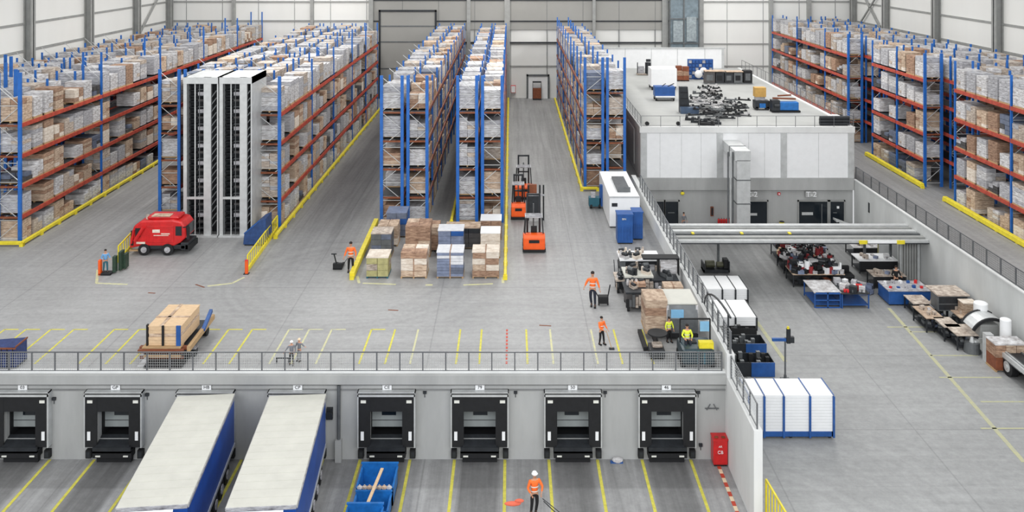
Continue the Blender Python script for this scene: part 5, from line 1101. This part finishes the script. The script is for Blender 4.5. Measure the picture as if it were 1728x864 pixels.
# white van-like electric truck and dark tow tractor
x, y = G(1155, 578); t = thing('utility_truck', 'white-roofed utility truck beside the retaining wall', 'vehicle', (x, y, 0))
obj('roof', MB().b(-1.05, .95, .5, 2.9, 2.15, 2.28), 'tarp', t, bevel=.05); obj('cab_shell', MB().ext([(.2, .5), (.2, 1.4), (.5, 2.15), (.62, 2.15), (.4, 1.3), (.4, .5)], -1.0, .9, 'x'), 'mid', t); obj('side_body', MB().b(-1.05, -.9, .4, 2.9, .4, 2.15).b(.8, .95, .4, 2.9, .4, 2.15).b(-1, .9, 2.7, 2.9, .4, 2.15), 'wa', t); obj('windscreen', MB().b(-.8, .0, .22, .3, 1.35, 1.95), 'lglass', t); obj('chassis', MB().b(-.95, .85, .2, 2.8, .2, .5), 'black', t)
for sx in (-1.0, .75):
    for c in (.7, 2.4): obj('wheel', MB().cyl((sx, c, .28), (sx + .2, c, .28), .28, n=16), 'black', t)
x, y = G(1180, 624); t = thing('tow_tractor', 'dark teal tow tractor with a roll cage in the railing corner', 'vehicle', (x, y, 0))
obj('body', MB().b(-1.0, .95, 0, 1.9, .25, 1.15), mat('dark_teal_metal', (44, 62, 70), .4, .2, var=.25, scale=3), t, bevel=.18)
obj('bonnet_stripe', MB().b(-.1, .0, -.03, .02, .35, 1.1).b(.25, .35, -.03, .02, .35, 1.1), 'teal', t); obj('dash_panel', MB().b(.05, .9, .2, .6, 1.1, 1.5), 'yel', t); obj('roll_cage', MB().bar((-.9, 1.2, 1.1), (-.9, 1.2, 2.5), .08).bar((.9, 1.2, 1.1), (.9, 1.2, 2.5), .08).bar((-.9, 1.2, 2.5), (.9, 1.2, 2.5), .08), 'black', t); obj('windscreen', MB().b(.3, .85, 1.18, 1.22, 1.75, 2.35), 'lglass', t)
obj('driver_seat', MB().b(-.6, .05, .9, 1.4, .9, 1.2), 'black', t)
for sx in (-1.02, .75):
    for c in (.4, 1.5): obj('wheel', MB().cyl((sx, c, .3), (sx + .24, c, .3), .3, n=18), 'black', t)
t = thing('curved_rail', 'dark curved rail arching over the wall by the white packs', 'rail', (12.72, 56.5, 1.3))
g = MB(); P_ = [(0, 8 * math.sin(R(a)) * .8 - 3, 2.1 * math.cos(R(a)) ) for a in range(-5, 86, 10)]
for p, q in zip(P_, P_[1:]): g.bar((p[0], p[1] - 1.5, max(0, p[2])), (q[0], q[1] - 1.5, max(0, q[2])), .09)
g.bar((0, -4.5 - 0, 0), (0, -4.5, 2.05), .09)
obj('tube', g, 'dark', t)

# ------------------------------------------------------------------ people
def skin_obj(name, nodes, edges, m, parent, sub=1):
    me = bpy.data.meshes.new(name); me.from_pydata([n[:3] for n in nodes], edges, [])
    o = bpy.data.objects.new('tmp', me); col.objects.link(o); sk = o.modifiers.new('s', 'SKIN'); sk.use_smooth_shade = True
    for i, n in enumerate(nodes):
        v = me.skin_vertices[0].data[i]; v.radius = (n[3], n[4] if len(n) > 4 else n[3]); v.use_root = i == 0
    if sub: o.modifiers.new('u', 'SUBSURF').levels = sub
    bpy.context.view_layer.update()
    e = bpy.data.meshes.new_from_object(o.evaluated_get(bpy.context.evaluated_depsgraph_get())); bpy.data.objects.remove(o)
    e.materials.clear(); e.materials.append(M[m]); e.name = name
    return link(name, e, parent) if parent is not None else e
def person(label, px, py, hpx, z=0, top='hivis', legs='navy', head='helmet', pose=None, rz=0, seated=False, bare=None, hm='white', at_=None, size=None):
    s = S(py, z); H = size or hpx / s; k = H / 1.8; x, y = G(px, py, z)
    if at_: x, y, z = at_
    t = thing('person', label, 'person', (x, y, z), rz); t.scale = (k, k, k)
    p = dict(elL=(-.30, -.02, 1.16), haL=(-.30, -.14, .93), elR=(.30, -.02, 1.16), haR=(.30, -.14, .93), knL=(-.12, -.03, .5), anL=(-.14, .03, .09), knR=(.12, -.06, .5), anR=(.13, -.1, .09))
    if pose: p.update(pose)
    N = [(0, 0, .95, .13, .10), (0, 0, 1.12, .12, .09), (0, 0, 1.32, .15, .10), (0, 0, 1.46, .09, .08), (0, -.01, 1.53, .05), (0, -.02, 1.60, .075, .085), (0, -.02, 1.69, .085, .10), (0, -.01, 1.76, .06, .07)]
    E = [(i, i + 1) for i in range(7)]
    for sd in 'LR':
        g = -1 if sd == 'L' else 1; b0 = len(N)
        e, h = p['el' + sd], p['ha' + sd]; dv = (Vector(h) - Vector(e)).normalized(); h2 = Vector(h) + dv * .09
        N += [(g * .19, 0, 1.43, .06), (*e, .042), (*h, .028), (*h2, .036, .018)]
        E += [(3, b0), (b0, b0 + 1), (b0 + 1, b0 + 2), (b0 + 2, b0 + 3)]
        b0 = len(N); N += [(g * .10, 0, .88, .085), (*p['kn' + sd], .058), (*p['an' + sd], .04), (p['an' + sd][0], p['an' + sd][1] - .13, p['an' + sd][2] - .05, .035)]
        E += [(0, b0), (b0, b0 + 1), (b0 + 1, b0 + 2), (b0 + 2, b0 + 3)]
    body = skin_obj('body', N, E, 'skin', t)
    # fingers, thumb, nose and ears joined into the body mesh
    g = MB()
    for sd in 'LR':
        e, h = Vector(p['el' + sd]), Vector(p['ha' + sd]); dv = (h - e).normalized(); sidev = dv.cross(Vector((0, 0, 1))); sidev = sidev.normalized() if sidev.length > .2 else Vector((0, 1, 0)); pal = h + dv * .1; nn = sidev.cross(dv).normalized()
        for q in range(4):
            a = pal + sidev * (-.027 + .018 * q); L_ = (.07, .08, .075, .06)[q]; mid_ = a + dv * L_ * .55; g.cyl(a, mid_, .009, .008, 6); g.cyl(mid_, mid_ + (dv * .7 - nn * .7) * L_ * .5, .008, .006, 6)
        a = h + dv * .04 + sidev * .03; g.cyl(a, a + (dv + sidev).normalized() * .06, .011, .008, 6)
    g.ball((0, -.125, 1.675), .012, .02, .022, n=6, k=4); g.ball((-.088, -.02, 1.68), .012, .02, .03, n=6, k=4); g.ball((.088, -.02, 1.68), .012, .02, .03, n=6, k=4)
    import bmesh
    bm = bmesh.new(); bm.from_mesh(body.data); tm = g.mesh('t', 'skin'); bm.from_mesh(tm); bm.to_mesh(body.data); bm.free()
    obj('eye', MB().ball((-.035, -.112, 1.70), .011, .008, .008, n=6, k=4), 'black', t); obj('eye', MB().ball((.035, -.112, 1.70), .011, .008, .008, n=6, k=4), 'black', t); obj('mouth', MB().b(-.025, .025, -.118, -.10, 1.625, 1.633), 'rust', t)
    c = .022
    J = [(0, 0, .93, .15 + c, .11 + c), (0, 0, 1.12, .13 + c, .10 + c), (0, 0, 1.32, .16 + c, .11 + c), (0, 0, 1.45, .10 + c, .085 + c)]; JE = [(0, 1), (1, 2), (2, 3)]
    for sd in 'LR':
        q = -1 if sd == 'L' else 1; e, h = Vector(p['el' + sd]), Vector(p['ha' + sd]); b0 = len(J)
        J += [(q * .19, 0, 1.43, .08), (*e, .058), (*(e + (h - e) * .85), .042)]; JE += [(3, b0), (b0, b0 + 1), (b0 + 1, b0 + 2)]
    jk = skin_obj('jacket', J, JE, top, t)
    if top in ('hivis', 'hivy'):
        for zz in (1.02, 1.2):
            n = 20; vs = []; 
            for hh in (zz, zz + .045):
                for q in range(n): a = 2 * math.pi * q / n; vs.append(((.19 if zz < 1.1 else .178) * math.cos(a), .15 * math.sin(a), hh))
            obj('reflective_stripe', MB().add(vs, [(q, (q + 1) % n, n + (q + 1) % n, n + q) for q in range(n)]), 'refl', jk)
    T = [(0, 0, .97, .14, .115), (0, 0, .9, .13, .11)]; TE = [(0, 1)]
    for sd in 'LR':
        q = -1 if sd == 'L' else 1; b0 = len(T); T += [(q * .10, 0, .86, .10), (*p['kn' + sd], .075), (p['an' + sd][0], p['an' + sd][1], p['an' + sd][2] + .04, .06)]; TE += [(1, b0), (b0, b0 + 1), (b0 + 1, b0 + 2)]
    skin_obj('trousers', T, TE, legs, t)
    for sd in 'LR':
        a = p['an' + sd]; obj('shoe', MB().b(a[0] - .05, a[0] + .05, a[1] - .2, a[1] + .07, a[2] - .09, a[2] + .0).b(a[0] - .045, a[0] + .045, a[1] - .06, a[1] + .06, a[2], a[2] + .06), 'black', t, bevel=.02)
    if head == 'helmet':
        hh = obj('helmet', MB().ball((0, -.01, 1.74), .115, .13, .10, n=16).cyl((0, -.03, 1.73), (0, -.03, 1.745), .135, n=16), hm, t)
    else: obj('hair', MB().ball((0, .005, 1.735), .098, .112, .085, n=14), 'hair', t)
    return t
# worker in the yard holding a long pole
wp = person('worker in orange vest and white helmet holding a pole on the dock yard', 902, 868, 72, LOW, 'hivis', 'blk', 'helmet', dict(elR=(.32, -.1, 1.2), haR=(.22, -.3, 1.05), elL=(-.3, -.02, 1.15), haL=(-.22, -.22, 1.02), knR=(.1, -.05, .5), anR=(.06, .0, .09)), R(15))
L_ = wp.location; tag(obj('long_pole', MB().cyl((.45, -.65, 1.1), (1.9, -1.3, .1), .025, n=8).cyl((.4, -.6, 1.2), (1.4, -1.2, .75), .02, n=8), 'dark', None, L_), 'pair of thin dark poles held out by the dock yard worker', 'pole')
tag(obj('red_cloth', MB().ball((-1.15, -.3, .75), .45, .12, .12, n=10, k=6).ball((-.8, -.3, .9), .25, .1, .1, n=8, k=6), mat('red_orange_cloth', (225, 110, 85), .9, var=.15), None, L_), 'faded red cloth bundle hanging left of the dock yard worker', 'cloth')
# worker pulling pallet jack
person('worker in orange jacket walking with a hand jack before the platform', 592, 459, 51, 0, 'hivis', 'blk', 'hair', dict(haL=(-.38, -.1, .95), elL=(-.3, 0, 1.16)), R(5))
x, y = G(569, 454); t = thing('pallet_jack', 'black hand pallet jack left of the walking worker', 'pallet jack', (x, y, 0)); obj('fork', MB().b(-.3, -.12, 0, 1.1, .08, .16), 'black', t); obj('fork', MB().b(.22, .4, 0, 1.1, .08, .16), 'black', t); obj('hydraulic_unit', MB().b(-.3, .45, -.25, .05, .1, .5), 'black', t, bevel=.04); obj('handle', MB().bar((.0, -.2, .4), (-.15, -.5, 1.35), .07).b(-.35, .05, -.55, -.48, 1.3, 1.38).bar((.4, -.1, .3), (.85, -.1, .9), .04), 'dark', t); obj('wheel', MB().cyl((-.3, -.1, .1), (.4, -.1, .1), .1), 'black', t)
person('worker in orange vest and dark trousers pulling a hand truck', 1000, 517, 59, 0, 'hivis', 'navy', 'hair', dict(haR=(.36, -.1, .95), knL=(-.1, -.05, .5), anL=(-.06, .05, .09), elL=(-.33, .02, 1.18), haL=(-.4, -.05, 1.02)), R(-8))
x, y = G(1018, 515); t = thing('hand_truck', 'small black hand truck pulled by the worker in the orange vest', 'hand truck', (x, y, 0)); obj('body', MB().b(-.35, .35, -.2, .3, .15, .65), 'black', t, bevel=.05); obj('handle', MB().bar((.3, .0, .5), (.5, .2, 1.35), .06).bar((-.3, 0, .5), (-.55, .1, .95), .05), 'dark', t); obj('wheel', MB().cyl((-.35, 0, .14), (-.28, 0, .14), .14), 'black', t); obj('wheel', MB().cyl((.28, 0, .14), (.35, 0, .14), .14), 'black', t)
wp = person('worker in plain orange jacket sweeping near the bay lines', 1015, 581, 47, 0, 'hivis', 'blk', 'hair', dict(haR=(.28, -.28, 1.0), haL=(-.05, -.3, 1.0), elL=(-.26, -.12, 1.15)), R(35))
L_ = wp.location; tag(obj('broom', MB().cyl((.25, -.35, 1.05), (.55, -.7, .08), .022, n=8).b(.4, .72, -.78, -.62, 0, .09, 1), ['wood', 'dark'], None, L_), 'thin wooden broom held by the sweeping worker', 'broom')
person('worker in yellow vest sitting on the dark tow tractor', 1160, 606, 47, 0, 'hivy', 'navy', 'hair', dict(knL=(-.13, -.4, .85), anL=(-.14, -.42, .45), knR=(.13, -.4, .85), anR=(.14, -.42, .45), haL=(-.2, -.35, 1.1), haR=(.2, -.35, 1.1)), 0, at_=(G(1166, 624)[0], G(1166, 624)[1] + 1.15, .35), size=1.85)
person('person in yellow vest standing between carton block and white truck', 1129, 577, 42, 0, 'hivy', 'blk', 'hair', None, R(20))
person('person in dark clothes and white helmet behind the dock railing', 492, 615, 40, 0, 'gcloth', 'blk', 'helmet', dict(haL=(-.5, -.1, 1.05), elL=(-.36, 0, 1.2)), R(10))
person('person in grey with red and white cap beside the white-helmeted one', 505, 609, 38, 0, 'gcloth', 'gcloth', 'helmet', dict(haR=(.55, -.1, 1.25), elR=(.38, 0, 1.25)), R(-15), hm='cream')
x, y = G(478, 612); tag(obj('tow_bar', MB().b(-.4, .4, -.03, .03, .25, .31).b(-.42, -.36, -.05, .05, 0, .31).b(.3, .36, -.05, .05, 0, .31), 'dark', None, (x, y, 0)), 'thin dark bar stand left of the two helmeted people', 'bar')
# scooter rider
person('rider in light blue shirt standing on a small green machine', 179, 463, 41, 0, 'cblue', 'teal', 'hair', dict(haR=(.3, -.25, 1.1), haL=(-.2, -.3, 1.1)), R(30), at_=(*G(178, 462), .12), size=1.75)
x, y = G(180, 463); t = thing('ride_on_machine', 'small green and black ride-on machine under the blue-shirted rider', 'machine', (x, y, 0)); obj('platform', MB().b(-.5, .4, -.3, .5, .08, .12), 'black', t); obj('front_body', MB().b(.38, .62, .1, .5, .1, 1.3).b(.66, .85, .5, 1.2, .1, 1.5).b(.85, 1.05, .9, 1.5, .1, 1.2), mat('machine_green', (46, 66, 52), .5, .1, var=.3, scale=4), t); obj('orange_panel', MB().b(-.56, -.36, -.25, .1, .0, 1.15), 'orange', t, bevel=.04); obj('wheel', MB().cyl((-.3, -.2, .1), (.4, -.2, .1), .1), 'black', t)
# person at the blue table
person('dark-clothed person standing behind the blue box table', 1540, 500, 50, LOW, 'blk', 'blk', 'hair', dict(haL=(-.25, -.3, 1.15), haR=(.25, -.3, 1.15)), R(0), at_=(G(1540, 516, LOW)[0], G(1540, 516, LOW)[1] + 3.2, LOW), size=2.2)
person('small figure in grey beside the left hall door', 1154, 377, 30, LOW, 'gcloth', 'wc' if False else 'gcloth', 'hair', None, R(20), at_=((1154 - CX) / 15.9, 94.4, LOW), size=1.8)
